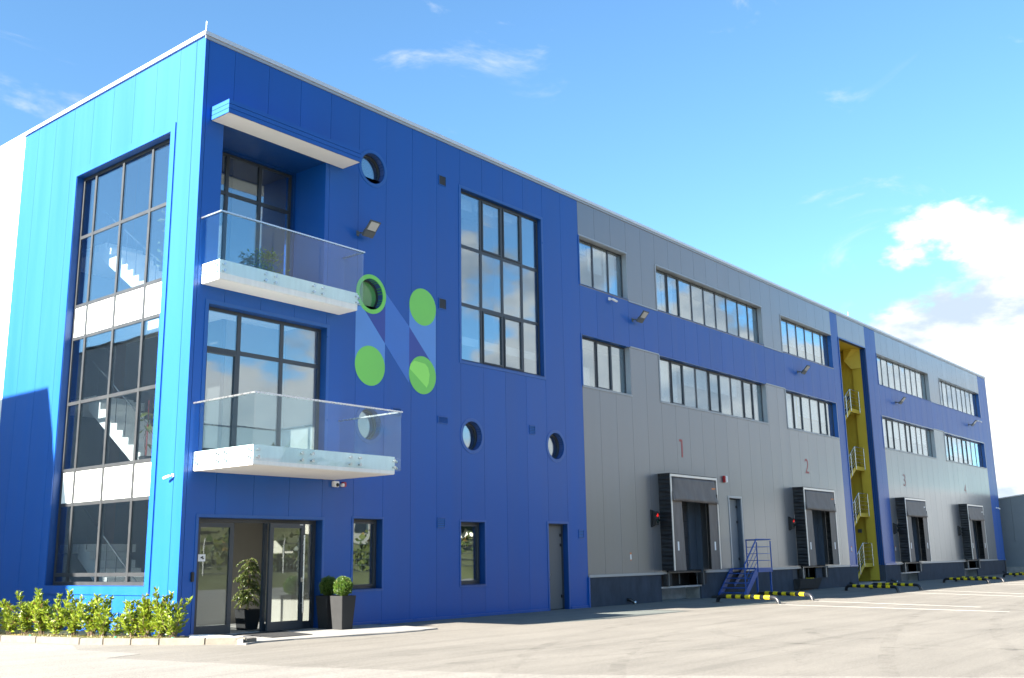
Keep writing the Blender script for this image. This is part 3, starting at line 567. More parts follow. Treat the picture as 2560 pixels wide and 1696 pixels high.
# upper recess behind the balcony
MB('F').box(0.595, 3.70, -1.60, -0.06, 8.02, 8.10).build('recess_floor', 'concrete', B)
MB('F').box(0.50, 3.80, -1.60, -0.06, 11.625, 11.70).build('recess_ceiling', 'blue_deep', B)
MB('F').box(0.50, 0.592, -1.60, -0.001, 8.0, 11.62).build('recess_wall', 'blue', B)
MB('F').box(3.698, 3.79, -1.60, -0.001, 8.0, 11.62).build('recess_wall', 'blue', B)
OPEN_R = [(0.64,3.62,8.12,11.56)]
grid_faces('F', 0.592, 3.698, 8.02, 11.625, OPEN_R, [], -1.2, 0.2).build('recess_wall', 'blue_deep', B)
def deep_window():
    d = -1.28; u0,u1,v0,v1 = 0.64,3.62,8.12,11.56
    W = MB('F'); W.box(u0,u0+.07,d-.06,d,v0,v1); W.box(u1-.07,u1,d-.06,d,v0,v1); W.box(u0+.07,u1-.07,d-.06,d,v0,v0+.08); W.box(u0+.07,u1-.07,d-.06,d,v1-.07,v1)
    W = W.build('window', 'frame', B)
    us = [u0+.07,1.63,2.62,u1-.07]; 
    for c in us[1:3]: MB('F').box(c-.045,c+.045,d-.06,d+.012,v0+.08,v1-.07).build('mullion','frame',W)
    for i in range(3):
        a = us[i]+(.045 if i else 0); b = us[i+1]-(.045 if i < 2 else 0)
        MB('F').box(a,b,d-.06,d+.004,10.47,10.56).build('transom','frame',W)
        for c, e in ((v0+.08,10.47),(10.56,v1-.07)): MB('F').box(a,b,d-.04,d-.02,c,e).build('pane','pane',W)
deep_window()
# ---- canopy over the recess
CN = MB('F').box(0.25, 4.26, 0.0, 0.68, 11.62, 11.93).build('canopy', 'blue', B)
CF = MB('F')
for k in range(3):
    z0 = 11.60+k*0.112; CF.box(0.23, 4.28, 0.68, 0.70, z0, z0+.10); CF.box(0.232, 0.25, 0.001, 0.68, z0, z0+.10); CF.box(4.26, 4.278, 0.001, 0.68, z0, z0+.10)
CF.build('canopy_fascia', 'blue', CN)
MB('F').box(0.26, 4.25, 0.02, 0.67, 11.597, 11.618).build('canopy_soffit', 'cream', CN)
# ---- balconies
def balcony(x0, x1, y, z0, z1, gz0, gz1, fj, sj, over, tag_):
    S = MB('F').box(x0, x1, 0.0, y, z0+.012, z1).build('balcony', 'white_render', B)
    MB('F').box(x0+.01, x1-.01, 0.012, y-.01, z0, z0+.011).build('balcony_soffit', 'cream', S)
    g = 0.075
    fx = [x0-.05]+fj+[x1+over]
    for a, b in zip(fx, fx[1:]): MB('F').box(a+.006, b-.006, y+g-.008, y+g+.008, gz0, gz1).build('glass_panel', 'bal_glass', S)
    sy = [0.03]+sj+[y+g-.012]
    for X in (x0-.055, x1+over-.005):
        for a, b in zip(sy, sy[1:]): MB('F').box(X-.008, X+.008, a+.006, b-.006, gz0, gz1).build('glass_panel', 'bal_glass', S)
    xl, xr, yy = x0-.055, x1+over-.005, y+g
    for bx in ((xl-.03, xr+.03, yy-.028, yy+.028), (xl-.03, xl+.028, 0.0, yy-.029), (xr-.028, xr+.03, 0.0, yy-.029)): MB('F').box(bx[0],bx[1],bx[2],bx[3],gz1,gz1+.035).build('handrail','steel',S)
    def so(p0, p1):
        m = MB('F'); m.tube([p0, p1], 0.022, 10); q = [p1[i]+(p1[i]-p0[i])*.25 for i in range(3)]; m.tube([p1, q], 0.035, 12); m.build('standoff', 'steel', S, smooth=True)
    for a, b in zip(fx, fx[1:]):
        for xx in (max(a+.14, x0+.06), min(b-.14, x1-.06)):
            for zz in (z1-.10, z1-.25): so((xx, y, zz), (xx, y+g-.01, zz))
    for a, b in zip(sy, sy[1:]):
        for yy_ in (a+.14, b-.14):
            for zz in (z1-.10, z1-.25): so((x0, yy_, zz), (x0-.045, yy_, zz))
    for a, b in zip(sy, sy[1:]):
        for yy_ in (a+.14, b-.14):
            for zz in (z1-.10, z1-.25): so((x1, yy_, zz), (x1+over-.015, yy_, zz))
balcony(0.22, 4.20, 2.10, 3.50, 3.91, 3.58, 4.95, [1.58, 2.94], [1.06], .13, 'lower')
balcony(0.19, 4.24, 0.68, 7.66, 8.11, 7.79, 9.17, [1.54, 2.95], [], .12, 'upper')
# ---- entrance
E_ = empty('entrance', parent=B)
for nm, mt, bx in (('reveal',DB,(.425,.439,-.30,.006,.03,2.52)),('reveal',DB,(3.841,3.855,-.30,.006,.03,2.52)),('reveal',DB,(.425,3.855,-.30,.006,2.521,2.535))): MB('F').box(*bx).build(nm, mt, E_)
T = MB('F'); T.box(.36,.424,.001,.014,.03,2.60); T.box(3.856,3.92,.001,.014,.03,2.60); T.box(.424,3.856,.001,.014,2.536,2.60); T.build('trim','blue_trim',E_)
dF = -0.24
fr_ = MB('F'); fr_.box(.44,.52,dF-.06,dF+.02,.03,2.52); fr_.box(3.76,3.84,dF-.06,dF+.02,.03,2.52); fr_.box(.52,3.76,dF-.06,dF+.02,2.44,2.52); fr_.box(2.34,2.42,dF-.06,dF+.02,.03,2.44); fr_.build('door_frame','frame',E_)
def leaf(u0, u1, d, nm='door', handle=None):
    o = MB('F'); fw = .105
    o.box(u0,u0+fw,d-.03,d+.03,.05,2.43); o.box(u1-fw,u1,d-.03,d+.03,.05,2.43); o.box(u0+fw,u1-fw,d-.03,d+.03,.05,.24); o.box(u0+fw,u1-fw,d-.03,d+.03,2.33,2.43)
    o = o.build(nm,'frame',E_)
    MB('F').box(u0+fw,u1-fw,d-.01,d+.01,.24,2.33).build('pane','pane_door',o)
    if handle:
        h = MB('F'); h.tube([(handle,d+.10,.40),(handle,d+.10,2.17)],.020,12); h.tube([(handle,d+.03,.62),(handle,d+.10,.62)],.012,8); h.tube([(handle,d+.03,1.95),(handle,d+.10,1.95)],.012,8); h.build('handle','steel',o,smooth=True)
        MB('F').box(handle-.02,handle+.02,d+.031,d+.038,1.10,1.20).build('lock','steel',o)
        MB('F').box(handle-.09,handle+.0,d+.031,d+.037,2.40,2.415).build('closer_plate','white_plastic',o)
    return o
leaf(.53, 1.50, dF)
lf = leaf(2.35, 3.36, -0.06, handle=3.29)
MB('F').box(3.37,3.76,dF-.01,dF+.01,.20,2.43).build('side_pane','pane_door',E_)
MB('F').box(2.42,3.76,dF-.05,dF+.0,.03,.20).build('kick_panel','frame',E_)
st = MB('F').box(.60,.78,dF+.032,dF+.036,1.60,1.75).build('notice','white_plastic',E_)
q = MB('F'); q.prism([(.655,1.69),(.72,1.715),(.735,1.685),(.67,1.66)],dF+.0362,dF+.038); q.box(.70,.745,dF+.0362,dF+.038,1.645,1.672); q.build('camera_pictogram','dark_plastic',E_)
MB('F').box(0.295,0.365,0,.05,1.18,1.38).build('card_reader','dark_plastic',B,bevel=.01)
# ---- plain steel door in the blue wall
dd = MB('F').box(12.87,13.70,-.26,-.20,.02,2.52).build('door','door_grey',B)
for bx in ((12.80,12.87,-.28,-.17,.0,2.58),(13.70,13.76,-.28,-.17,.0,2.58),(12.87,13.70,-.28,-.17,2.52,2.58)): MB('F').box(*bx).build('door_frame','frame',dd)
MB('F').box(12.787,12.799,-.28,.006,0,2.58).build('reveal',DB,dd); MB('F').box(13.761,13.773,-.28,.006,0,2.58).build('reveal',DB,dd); MB('F').box(12.787,13.773,-.28,.006,2.581,2.593).build('reveal',DB,dd)
T = MB('F'); T.box(12.72,12.786,.001,.016,0,2.66); T.box(13.774,13.83,.001,.016,0,2.66); T.box(12.786,13.774,.001,.016,2.594,2.66); T.build('trim','blue_trim',dd)
for z in (.35,1.9,2.2): MB('F').box(13.62,13.70,-.20,-.16,z,z+.09).build('hinge','dark_plastic',dd)
MB('F').tube([(12.95,-.2,1.05),(12.95,-.14,1.05),(13.06,-.14,1.05)],.012,8).build('handle','steel',dd)
# ---- upper steel door by the stair
dd = MB('F').box(24.75,25.62,-.24,-.18,1.06,3.74).build('door','far_grey',B); tag(dd, label='grey steel door at the head of the blue steps')
for bx in ((24.60,24.68,-.2,.02,1.0,3.86),(25.68,25.76,-.2,.02,1.0,3.86),(24.68,25.68,-.2,.02,3.78,3.86)): MB('F').box(*bx).build('door_frame','grey_trim',dd)
MB('F').box(25.655,25.679,-.26,-.02,1.05,3.78).build('reveal','jamb',dd)
for z in (1.35,2.8,3.4): MB('F').box(25.55,25.63,-.18,-.14,z,z+.10).build('hinge','dark_plastic',dd)
# ---- vents
def vent(u0,u1,v0,v1,square=False):
    V_ = MB('F'); t = .02
    V_.box(u0,u0+t,0,.022,v0,v1); V_.box(u1-t,u1,0,.022,v0,v1); V_.box(u0+t,u1-t,0,.022,v0,v0+t); V_.box(u0+t,u1-t,0,.022,v1-t,v1)
    V_ = V_.build('vent','blue_trim',B)
    MB('F').box(u0+t,u1-t,.001,.004,v0+t,v1-t).build('vent_back','back',V_)
    n = 8 if square else 5
    for k in range(n):
        z = v0+t+(v1-v0-2*t)*(k+.2)/n; h = (v1-v0-2*t)/n
        MB('F').add([(u0+t,.018,z),(u1-t,.018,z),(u1-t,.006,z+h*.75),(u0+t,.006,z+h*.75)],[(0,1,2,3)]).build('slat','back' if square else 'blue_trim',V_)
for v in ((7.90,8.22,12.21,12.52),(7.90,8.22,8.50,8.82)): vent(*v, square=True)
for v in ((7.87,8.27,5.24,5.44),(11.94,12.23,5.27,5.55),(7.84,8.15,2.39,2.67),(14.37,14.65,2.15,2.43),(6.13,6.45,5.28,5.50)): vent(*v)
# ---- round emblem in the form of a letter N
EM = empty('emblem', parent=B)
def decal(nm, poly, mt, d=.004): MB('F').prism(poly, .0012+d-.004, d).build(nm, mt, EM)
decal('stripe', [(4.80,8.42),(4.97,8.09),(5.845,7.165),(5.845,6.5),(4.80,6.5)], 'vinyl_light')
decal('stripe', [(5.33+.475*math.cos(R(a)), 8.42+.475*math.sin(R(a))) for a in range(222,361,6)]+[(5.845,8.42),(5.845,7.165)], 'vinyl_navy')
decal('stripe', [(5.845,8.56),(6.745,7.775),(6.745,6.22),(5.845,7.165)], 'vinyl_mid')
decal('stripe', [(6.745,8.42),(7.79,8.42),(7.79,6.5),(7.58,6.93),(6.745,7.775)], 'vinyl_light')
decal('stripe', [(6.745,7.775),(7.58,6.93),(7.2,6.5),(6.745,6.5)], 'vinyl_navy')
for (cu,cv) in ((7.265,8.42),(5.32,6.50),(7.265,6.50)): MB('F').disc(cu,cv,.525,.005,.008,56).build('disc','green',EM)
arc = [(7.265+.52*math.cos(t), 6.5+.52*math.sin(t)) for t in [R(a) for a in range(-20,171,10)]]
MB('F').prism([(6.76,6.62),(7.42,6.17),(7.50,6.30),(7.54,6.55),(7.48,6.74),(7.36,6.83),(6.95,6.86),(6.80,6.76)],.0085,.0105).build('disc_pale_shape','green_pale',EM)  # paler green shape laid on the lower right disc
MB('F').ring(5.33,8.42,.422,.53,.004,.012,56).build('ring','green',EM,smooth=True)
# ---- dock numbers
def number(txt, u, v, h, wd, mt):
    c = D.curves.new('n','FONT'); c.body = txt; c.size = 1; c.extrude = 0; o = D.objects.new('n', c); COL.objects.link(o)
    bpy.context.view_layer.update(); me = D.meshes.new_from_object(o.evaluated_get(bpy.context.evaluated_depsgraph_get())); D.objects.remove(o)
    xs = [p.co.x for p in me.vertices]; ys = [p.co.y for p in me.vertices]
    for p in me.vertices: p.co = Vector((u+(p.co.x-min(xs))/(max(xs)-min(xs))*wd, -.003, v+(p.co.y-min(ys))/(max(ys)-min(ys))*h))
    me.name = 'dock_number'; me.materials.append(M[mt]); q = D.objects.new('dock_number', me); COL.objects.link(q); q.parent = B; q['label'] = 'red number %s painted high on the grey panels' % txt
n1_ = MB('F'); n1_.prism([(21.12,5.16),(21.23,5.16),(21.23,5.83),(20.99,5.83),(20.99,5.74),(21.12,5.74)],.001,.004); n1_ = n1_.build('dock_number','red',B); n1_['label'] = 'red number 1 painted high on the grey panels'; number('2',32.28,5.16,.67,.42,'red'); number('3',45.40,5.15,.66,.42,'red_pale'); number('4',56.84,5.14,.62,.44,'red_pale')

# ------------------------------------------------------------------ interiors
I = MB
MB().box(0.26,5.0,0.35,8.2,0.0,0.035).build('lobby_floor','tile',B)
for z in (3.55,7.70):
    for bx in ((.26,2.6,2.6,3.0),(.26,.88,3.0,8.2),(2.03,2.6,3.0,8.2)): MB().box(*bx,z,z+.25).build('floor_slab','white_paint',B)
    MB().box(2.6,14.6,0.30,8.2,z,z+.25).build('floor_slab','white_paint',B); MB().box(0.26,2.6,0.30,2.6,z,z+.25).build('floor_slab','white_paint',B)
MB().box(0.26,14.6,0.30,8.3,13.3,13.40).build('ceiling','white_paint',B)
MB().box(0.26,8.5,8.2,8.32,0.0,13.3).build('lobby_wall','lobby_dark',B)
MB().box(4.9,5.0,0.32,8.2,0.03,3.55).build('lobby_wall','lobby',B)
MB().box(2.6,4.9,3.6,3.7,0.03,3.55).build('lobby_wall','lobby',B)
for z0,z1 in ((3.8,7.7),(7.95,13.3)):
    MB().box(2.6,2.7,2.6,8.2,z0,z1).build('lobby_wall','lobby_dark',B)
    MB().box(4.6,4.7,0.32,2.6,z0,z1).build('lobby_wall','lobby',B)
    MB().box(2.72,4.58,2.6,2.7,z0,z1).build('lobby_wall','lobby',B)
    MB().box(6.0,14.6,3.6,3.7,z0,z1).build('office_wall','office',B)
    MB().box(6.0,6.1,0.32,3.6,z0,z1).build('office_wall','office',B)
MB().box(5.1,14.6,3.0,3.1,0.03,3.55).build('office_wall','office',B)
MB().box(5.02,14.6,0.3,3.0,0.0,0.03).build('office_floor','office_floor',B)
MB().box(14.6,14.7,0.3,8.2,0,13.4).build('office_wall','office',B)
for a,b in ((14.72,37.4),(42.6,64.6)):
    for z0,z1 in ((6.3,9.6),(9.75,13.3)):
        MB().box(a,b,3.4,3.5,z0,z1).build('office_wall','office',B)
        MB().box(a,b,0.30,3.4,z0-.12,z0-.02).build('floor_slab','office_floor',B)
    MB().box(a,b,0.30,3.4,9.62,9.62+.001).build('ceiling','white_paint',B)
# white stair seen through the side window
ST = empty('lobby_stair', parent=B)
for base in (0.03, 3.80, 7.95):
    n = 10; y0, y1, rise = 3.0, 5.9, 2.05
    prof = []
    for k in range(n):
        prof += [(y0+(y1-y0)*k/n, base+rise*k/n+.02), (y0+(y1-y0)*k/n, base+rise*(k+1)/n)]
    top = prof + [(y1, base+rise), (y1, base+rise-.35), (y0+.4, base+.02)]
    MB('L').prism(top, -2.0, -0.92).build('stair_flight','white_paint',ST)
    MB('L').box(5.9, 8.1, -2.5, -0.9, base+rise-.2, base+rise).build('stair_landing','white_paint',ST)
    for (a, b) in (((y0, base+1.0), (y1, base+rise+.95)),): 
        r = MB('L'); r.tube([(a[0],-.95,a[1]),(b[0],-.95,b[1])],.02,8); 
        for k in range(6): yy = y0+(y1-y0)*(k+.3)/6; zz = base+rise*(k+.3)/6; r.tube([(yy,-.95,zz+.1),(yy,-.95,zz+1.0)],.01,6)
        r.build('stair_rail','frame',ST)
MB().box(2.3,2.6,7.2,7.5,0.03,13.3).build('copper_column',mat('copper column',(0.20,0.09,0.04),0.4,0.5),B)
# blinds hanging inside some of the offices
for (u0,u1,v0,v1) in ((14.95,15.9,11.95,12.28),(16.0,16.86,11.4,12.28),(17.0,17.7,10.7,12.28),(19.95,20.9,10.7,12.28),(21.0,21.8,11.0,12.28),(15.0,15.9,7.25,7.9),(19.9,21.8,7.2,8.8),(22.0,26.8,8.1,8.8),(31.0,32.8,7.2,8.8),(33.0,36.4,7.9,8.8),(31,36.4,11.2,12.2),(43.2,51.6,7.9,8.8),(54,62.4,7.6,8.8),(9.0,9.85,11.95,12.3),(10.0,10.85,12.05,12.3),(10.95,11.8,12.1,12.3)):
    MB('F').box(u0,u1,-.45,-.44,v0,v1).build('blind','blind',B)

# ------------------------------------------------------------------ fire escape recess
for nm, bx, mt in (('recess_wall',(37.3,41.62,3.5,3.6,0,12.5),'yellow'),('recess_wall',(41.55,41.65,.80,3.5,0,12.5),'yellow'),('recess_wall',(37.5,37.6,.07,3.5,0,12.5),'yellow'),('recess_ceiling',(37.6,41.6,.10,3.5,12.36,12.45),'yellow'),('recess_pillar',(41.35,41.549,.31,.80,0.16,12.36),'yellow'),
    ('recess_kerb',(37.6,41.5,.02,3.45,0,.10),'concrete')): MB().box(*bx).build(nm, mt, B)
MB().add([(41.35,.31,11.3),(41.35,.80,11.3),(41.35,.80,12.36),(41.35,.31,12.36),(41.05,.62,12.36),(41.05,1.1,12.36),(41.05,1.1,11.75),(41.2,.8,11.3)],[(0,1,2,3),(3,4,5,2),(4,5,6),(0,7,6,4,3),(1,2,5,6,7)]).build('recess_bracket','yellow',B)
for k in range(3): MB().box(41.335,41.36,.012+k*.10,.012+k*.10+.085,.93,12.33).build('jamb_panel','blue_deep',B)
MB().box(41.36,41.5,0.06,.30,0,.92).build('plinth','plinth',B)
MB('F').box(37.55,37.62,0,.03,.92,12.38).build('corner_flashing','blue_trim',B)
MB('F').box(37.62,41.4,0.0,.03,12.33,12.40).build('corner_flashing','blue_trim',B)
FE = thing('fire_escape_stair','yellow steel fire stair with silver railings inside the narrow recess','staircase',(37.6,0.6,0.1))
def fe():
    ox, oy, oz = 37.6, .6, .1
    for zl in (1.04, 3.58, 5.98, 9.02):
        x0, x1 = 40.0, 41.32
        MB().box(x0-ox,x1-ox,0,2.2,zl-.08-oz,zl-.02-oz).build('landing','dark_plastic',FE)
        MB().box(x0-ox,x1-ox,-.03,-.001,zl-.20-oz,zl+.0-oz).build('landing_fascia','yellow',FE)
        xl, drop = 38.25, 1.14
        for y in (0.0-.03, .98): MB().add([(x0-ox,y,zl-oz),(x0-ox,y,zl-.22-oz),(xl-ox,y,zl-drop-.18-oz),(xl-ox,y,zl-drop+.06-oz),(x0-ox,y+.03,zl-oz),(x0-ox,y+.03,zl-.22-oz),(xl-ox,y+.03,zl-drop-.18-oz),(xl-ox,y+.03,zl-drop+.06-oz)],[(0,1,2,3),(4,5,6,7),(0,1,5,4),(1,2,6,5),(2,3,7,6),(3,0,4,7)]).build('stringer','yellow',FE)
        for k in range(1,7):
            x = x0+(xl-x0)*k/7; z = zl-drop*k/7; MB().box(x-.13-ox,x+.13-ox,0,.98,z-.03-oz,z+.0-oz).build('tread','dark_plastic',FE)
        if zl > 1.1:
            MB().box(0.02,xl-ox,0,2.2,zl-drop-.08-oz,zl-drop-oz).build('landing','dark_plastic',FE)
        r = MB(); top = zl+1.0
        r.tube([(x1-.03-ox,-.05,top-oz),(x0-ox,-.05,top-oz),(xl-ox,-.05,top-drop-oz)],.022,8); r.build('handrail','steel',FE,smooth=True)
        r = MB()
        for k in range(1,5):
            h = zl+k*.2; r.tube([(x1-.03-ox,-.05,h-oz),(x0-ox,-.05,h-oz),(xl-ox,-.05,h-drop-oz)],.009,6)
        r.build('rail_bar','steel',FE)
        for x, zz in ((x1-.06,zl),(x0+.02,zl),(x0-.6,zl-.6*drop/1.75),(x0-1.2,zl-1.2*drop/1.75),(xl,zl-drop)): MB().tube([(x-ox,-.06,zz-.15-oz),(x-ox,-.06,zz+1.0-oz)],.022,8).build('post','steel',FE,smooth=True)
fe()
for z in (9.7,5.9,2.6): MB().box(41.48,41.549,1.1,1.3,z,z+.18).build('wall_lamp','lamp_body',B)

# ------------------------------------------------------------------ loading docks
def dock(x0, n, label, lit):
    S = thing('dock_shelter', label, 'dock shelter', (x0,0,0), group='loading dock shelters along the grey wall')
    w, dp, zb, zt = 3.42, 0.50, 1.05, 4.40
    def curtain(xa):                                        # pleated side curtain: many folds down its height
        V=[];F=[]; nz=90
        for j in range(nz+1):
            z = zb+(zt-zb)*j/nz; bul = .017*math.sin(j*1.57+n)+.010*math.sin(j*.63+n)
            for k in range(5):
                d = dp*k/4-.006*(k==4); V.append((xa+bul*math.sin(math.pi*k/4), -d-.002, z+.05*math.sin(math.pi*k/4+1)*math.sin(j*.7)*.5))
        for j in range(nz):
            for k in range(4): a=j*5+k; F.append((a,a+1,a+6,a+5))
        o = MB(); o.v=V; o.f=F; return o
    c = curtain(0.0); c.build('side_curtain','black_fabric',S,smooth=True)
    c = curtain(w-.012); c.build('side_curtain','black_fabric',S,smooth=True)
    MB('F').box(-.015,w+.0,0.003,dp,zt,zt+.055).build('hood','black_fabric',S)
    T = MB('F'); T.box(-.02,.045,dp,dp+.03,zb,zt+.02); T.box(w-.06,w+.0,dp,dp+.03,zb,zt+.02); T.box(.045,w-.06,dp,dp+.03,zt-.06,zt+.02); T.build('edge_frame','coping',S)
    # head curtain, bellied out at its lower hem
    V=[];F=[];nu,nv=16,8
    for j in range(nv+1):
        t=j/nv
        for i in range(nu+1):
            s=i/nu; u=.10+(w-.20)*s+ (s-.5)*.12*(1-t); V.append((u, -(dp+.0+.075*(1-t)**1.5+.012*math.sin(s*21+j)*(1-t)), 3.45+(zt-.06-3.45)*t+.02*math.sin(s*3.1+n)*(1-t)))
    for j in range(nv):
        for i in range(nu): a=j*(nu+1)+i; F.append((a,a+1,a+nu+2,a+nu+1))
    o=MB();o.v=V;o.f=F; ob=o.build('head_curtain','flap',S,smooth=True); md=ob.modifiers.new('t','SOLIDIFY'); md.thickness=.012
    for a,b,b2 in ((.05,.72,.86),(w-.70,w-.06,None)):
        o=MB('F')
        if b2: o.prism([(a,zb),(b2-.02,zb),(b,3.55),(a,3.55)],dp-.012,dp+.006)
        else: o.prism([(a-.02,zb),(b,zb),(b,3.55),(a,3.55)],dp-.012,dp+.006)
        o.build('side_flap','flap',S)
    for u in (.30,w-.42): MB('F').box(u,u+.10,dp+.0065,dp+.010,1.74,2.05).build('reflector','white_plastic',S)
    MB('F').box(w-.42,w-.10,dp+.012,dp+.018,3.98,4.04).build('maker_label','orange' if n<3 else 'white_plastic',S)
    for u in (.06,w-.10):
        MB('F').box(u,u+.035,dp+.01,dp+.05,3.48,3.80).build('hem_bracket','dark_plastic',S)
    # door in the wall
    Dr = MB('F').box(.44,2.42,-.34,-.28,1.05,3.93).build('dock_door','dock_door',S)
    for z in (1.6,2.2,2.8,3.4): MB('F').box(.45,2.41,-.28,-.276,z,z+.012).build('panel_joint','rubber',Dr)
    wf = MB('F'); wf.box(1.6,2.15,-.279,-.262,2.78,3.12); wf.build('door_window','rubber',Dr); MB('F').box(1.65,2.10,-.262,-.258,2.83,3.07).build('pane','pane',Dr)
    MB('F').box(2.42,2.96,-.34,-.22,1.05,3.93).build('jamb','jamb',S)
    MB('F').box(2.955,2.985,-.34,.0,0.9,3.95).build('jamb','jamb',S)
    MB('F').box(.425,.44,-.30,0,0.9,3.95).build('jamb','jamb',S)
    # leveller pit, buffers
    MB('F').box(.42,2.98,-.9,-.62,.42,1.05).build('leveller_back','rubber',S)
    MB('F').box(.30,2.70,-.60,.06,1.0,1.045).build('leveller_plate','rubber',S)
    MB('F').box(.34,2.66,.0,.10,.955,1.0).build('leveller_lip','dark_plastic',S)
    for u in (.02,2.52):
        MB('F').box(u,u+.42,.0,.14,.52,.93).build('buffer','rubber',S,bevel=.02)
        MB('F').box(u+.14,u+.20,.142,.155,.50,1.0).build('buffer_plate','grey_trim' if n!=1 else 'lamp_body',S)
    MB('F').tube([(1.5,-.2,.55),(1.5,-.2,.95)],.03,8).build('leveller_ram','lamp_body',S)
    MB('F').tube([(2.45,.0,.5),(2.45,.0,1.0)],.015,8).build('leveller_ram','lamp_body',S)
    if n == 2:
        q=MB('F'); q.prism([(-.95,.02),(1.65,.02),(1.85,.52),(-.95,.52)],.0,.0)
        bx=MB('F'); bx.add([(-.62,.0,.02),(1.62,.0,.02),(1.8,.0,.50),(-.62,.0,.50),(-.55,.22,.05),(1.55,.22,.05),(1.75,.34,.50),(-.62,.34,.50)],[(0,1,2,3),(4,5,6,7),(0,1,5,4),(1,2,6,5),(2,3,7,6),(3,0,4,7)]); bx.build('dock_lip','rubber',S,bevel=.03)
        MB('F').box(.45,.75,.1,.36,.501,.52).build('lip_marker','yellow_tape',S)
        MB('F').box(-.15,2.65,-.6,-.05,0,.42).build('pit_wall','concrete',S)
    else:
        MB('F').box(-.12,2.72,-.6,.0,0.003,.004).build('pit_floor','concrete',S)
        MB('F').box(-.12,2.72,-.66,-.60,0,.42).build('pit_wall','concrete',S)
        MB('F').box(2.66,2.72,-.60,-.052,0,.42).build('pit_wall','concrete',S)
        MB('F').box(-.14,2.74,-.10,.03,.44,.50).build('pit_edge','grey_trim',S)
    return S
dock(DOCKS[0],1,'dock shelter under the red number 1, nearest to the blue steps',True)
dock(DOCKS[1],2,'dock shelter under the red number 2 with a dark lip box beneath it',True)
dock(DOCKS[2],3,'dock shelter under the red number 3, just right of the yellow stair recess',False)
dock(DOCKS[3],4,'dock shelter under the red number 4, last before the far end of the building',False)
# traffic signals beside docks
def signal(x, z, lit, label):
    s = thing('dock_signal', label, 'signal light', (x,0,z), group='signal lights beside the dock shelters')
    MB('F').box(-.20,-.12,0,.04,-.30,.30).build('back_plate','dark_plastic',s)
    MB('F').box(-.14,.12,.04,.16,-.24,.24).build('housing','dark_plastic',s,bevel=.02)
    for zz, mt in ((.11,'lamp_red' if lit else 'lamp_off'),(-.11,'lamp_off')):
        MB('F').disc(0.0,zz,.062,.161,.175,20).build('lens',mt,s)
        V = MB('F'); n=16; c=[(math.cos(math.pi*k/n),math.sin(math.pi*k/n)) for k in range(n+1)]
        V.add([(.09*a,.16,zz+.09*b) for a,b in c]+[(.09*a,.21,zz+.09*b) for a,b in c],[(k,k+1,n+2+k,n+1+k) for k in range(n)]); V.build('visor','dark_plastic',s)
    for zz in (-.28,.28): MB('F').tube([(-.16,.02,zz),(-.06,.08,zz*.8)],.03,8).build('cable_gland','rubber',s)
signal(18.93,2.86,True,'signal with its red lamp lit beside the number 1 dock shelter')
signal(30.25,2.86,True,'signal with a red lamp lit left of the number 2 dock shelter')
signal(43.30,2.80,False,'unlit dark signal between the yellow recess and its dock shelter')
signal(54.75,2.80,False,'unlit dark signal by the last dock shelter at the far end')
# alarm sounder and small wall markers
s = thing('alarm_sounder','red and white alarm sounder on the grey wall above the blue steps','alarm',(24.37,0,4.5))
MB('F').box(-.12,-.03,0,.10,-.13,.13).build('siren_base','siren',s,bevel=.015); MB('F').box(-.03,.12,0,.11,-.13,.13).build('siren_cover','white_plastic',s,bevel=.02)
for x, z, lb in ((17.36,1.56,'orange and white marker on the grey wall left of dock 1'),(37.05,1.75,'small orange marker at the foot of the blue strip left of the stair recess'),(43.2,1.75,'small orange marker low on the wall right of the stair recess')):
    s = thing('wall_marker', lb, 'marker', (x,0,z)); MB('F').box(-.035,.035,0.001,.006,-.10,.07).build('marker_plate','white_plastic',s); MB('F').box(-.045,.045,0.001,.007,.071,.13).build('marker_top','orange',s); MB('F').box(-.045,.045,.001,.007,-.13,-.101).build('marker_foot','orange',s)

# ------------------------------------------------------------------ floodlights
def floodlight():
    f = thing('floodlight','','floodlight',(0,0,0),group='floodlights along the blue band')
    MB('F').box(-.05,.05,0,.02,-.08,.08).build('wall_plate','lamp_body',f)
    a = MB('F'); a.tube([(0,.02,0),(0,.18,-.02),(.10,.24,.0)],.022,8); a.tube([(0,.02,.03),(.26,.22,.03)],.014,8); a.build('arm','lamp_body',f)
    def slabt(u0,u1,t0,t1,h0,h1): # a block in the tilted head plane: t runs up and out, h is thickness towards the ground
        m = MB('F'); ax = (math.cos(R(47)), math.sin(R(47))); nx = (ax[1], -ax[0]); V=[]
        for u in (u0,u1):
            for t in (t0,t1):
                for h in (h0,h1): V.append((u, .20+ax[0]*t+nx[0]*h, -.10+ax[1]*t+nx[1]*h))
        return m.add(V,[(0,1,3,2),(4,5,7,6),(0,1,5,4),(2,3,7,6),(0,2,6,4),(1,3,7,5)])
    slabt(0,.42,0,.22,-.06,.035).build('driver_housing','lamp_body',f,bevel=.01)
    slabt(0,.42,.22,.56,-.03,.02).build('head','lamp_body',f,bevel=.008)
    slabt(.045,.375,.24,.52,.0205,.026).build('led_face','lamp_face',f)
    return f
f0 = floodlight()
for i, (x, z, lb) in enumerate(((4.82,9.97,'large floodlight on the blue wall under the topmost porthole'),(18.08,9.92,'floodlight between the two window rows, right of the white camera'),(32.25,9.86,'floodlight on the blue band left of the yellow recess'),(45.38,9.83,'floodlight on the blue band just right of the yellow recess'),(59.4,9.83,'farthest floodlight on the blue band, near the building end'))):
    o = f0 if i == 0 else copy_tree(f0); o.location = (x,0,z); o.scale = (.86,.86,.86); o['label'] = lb
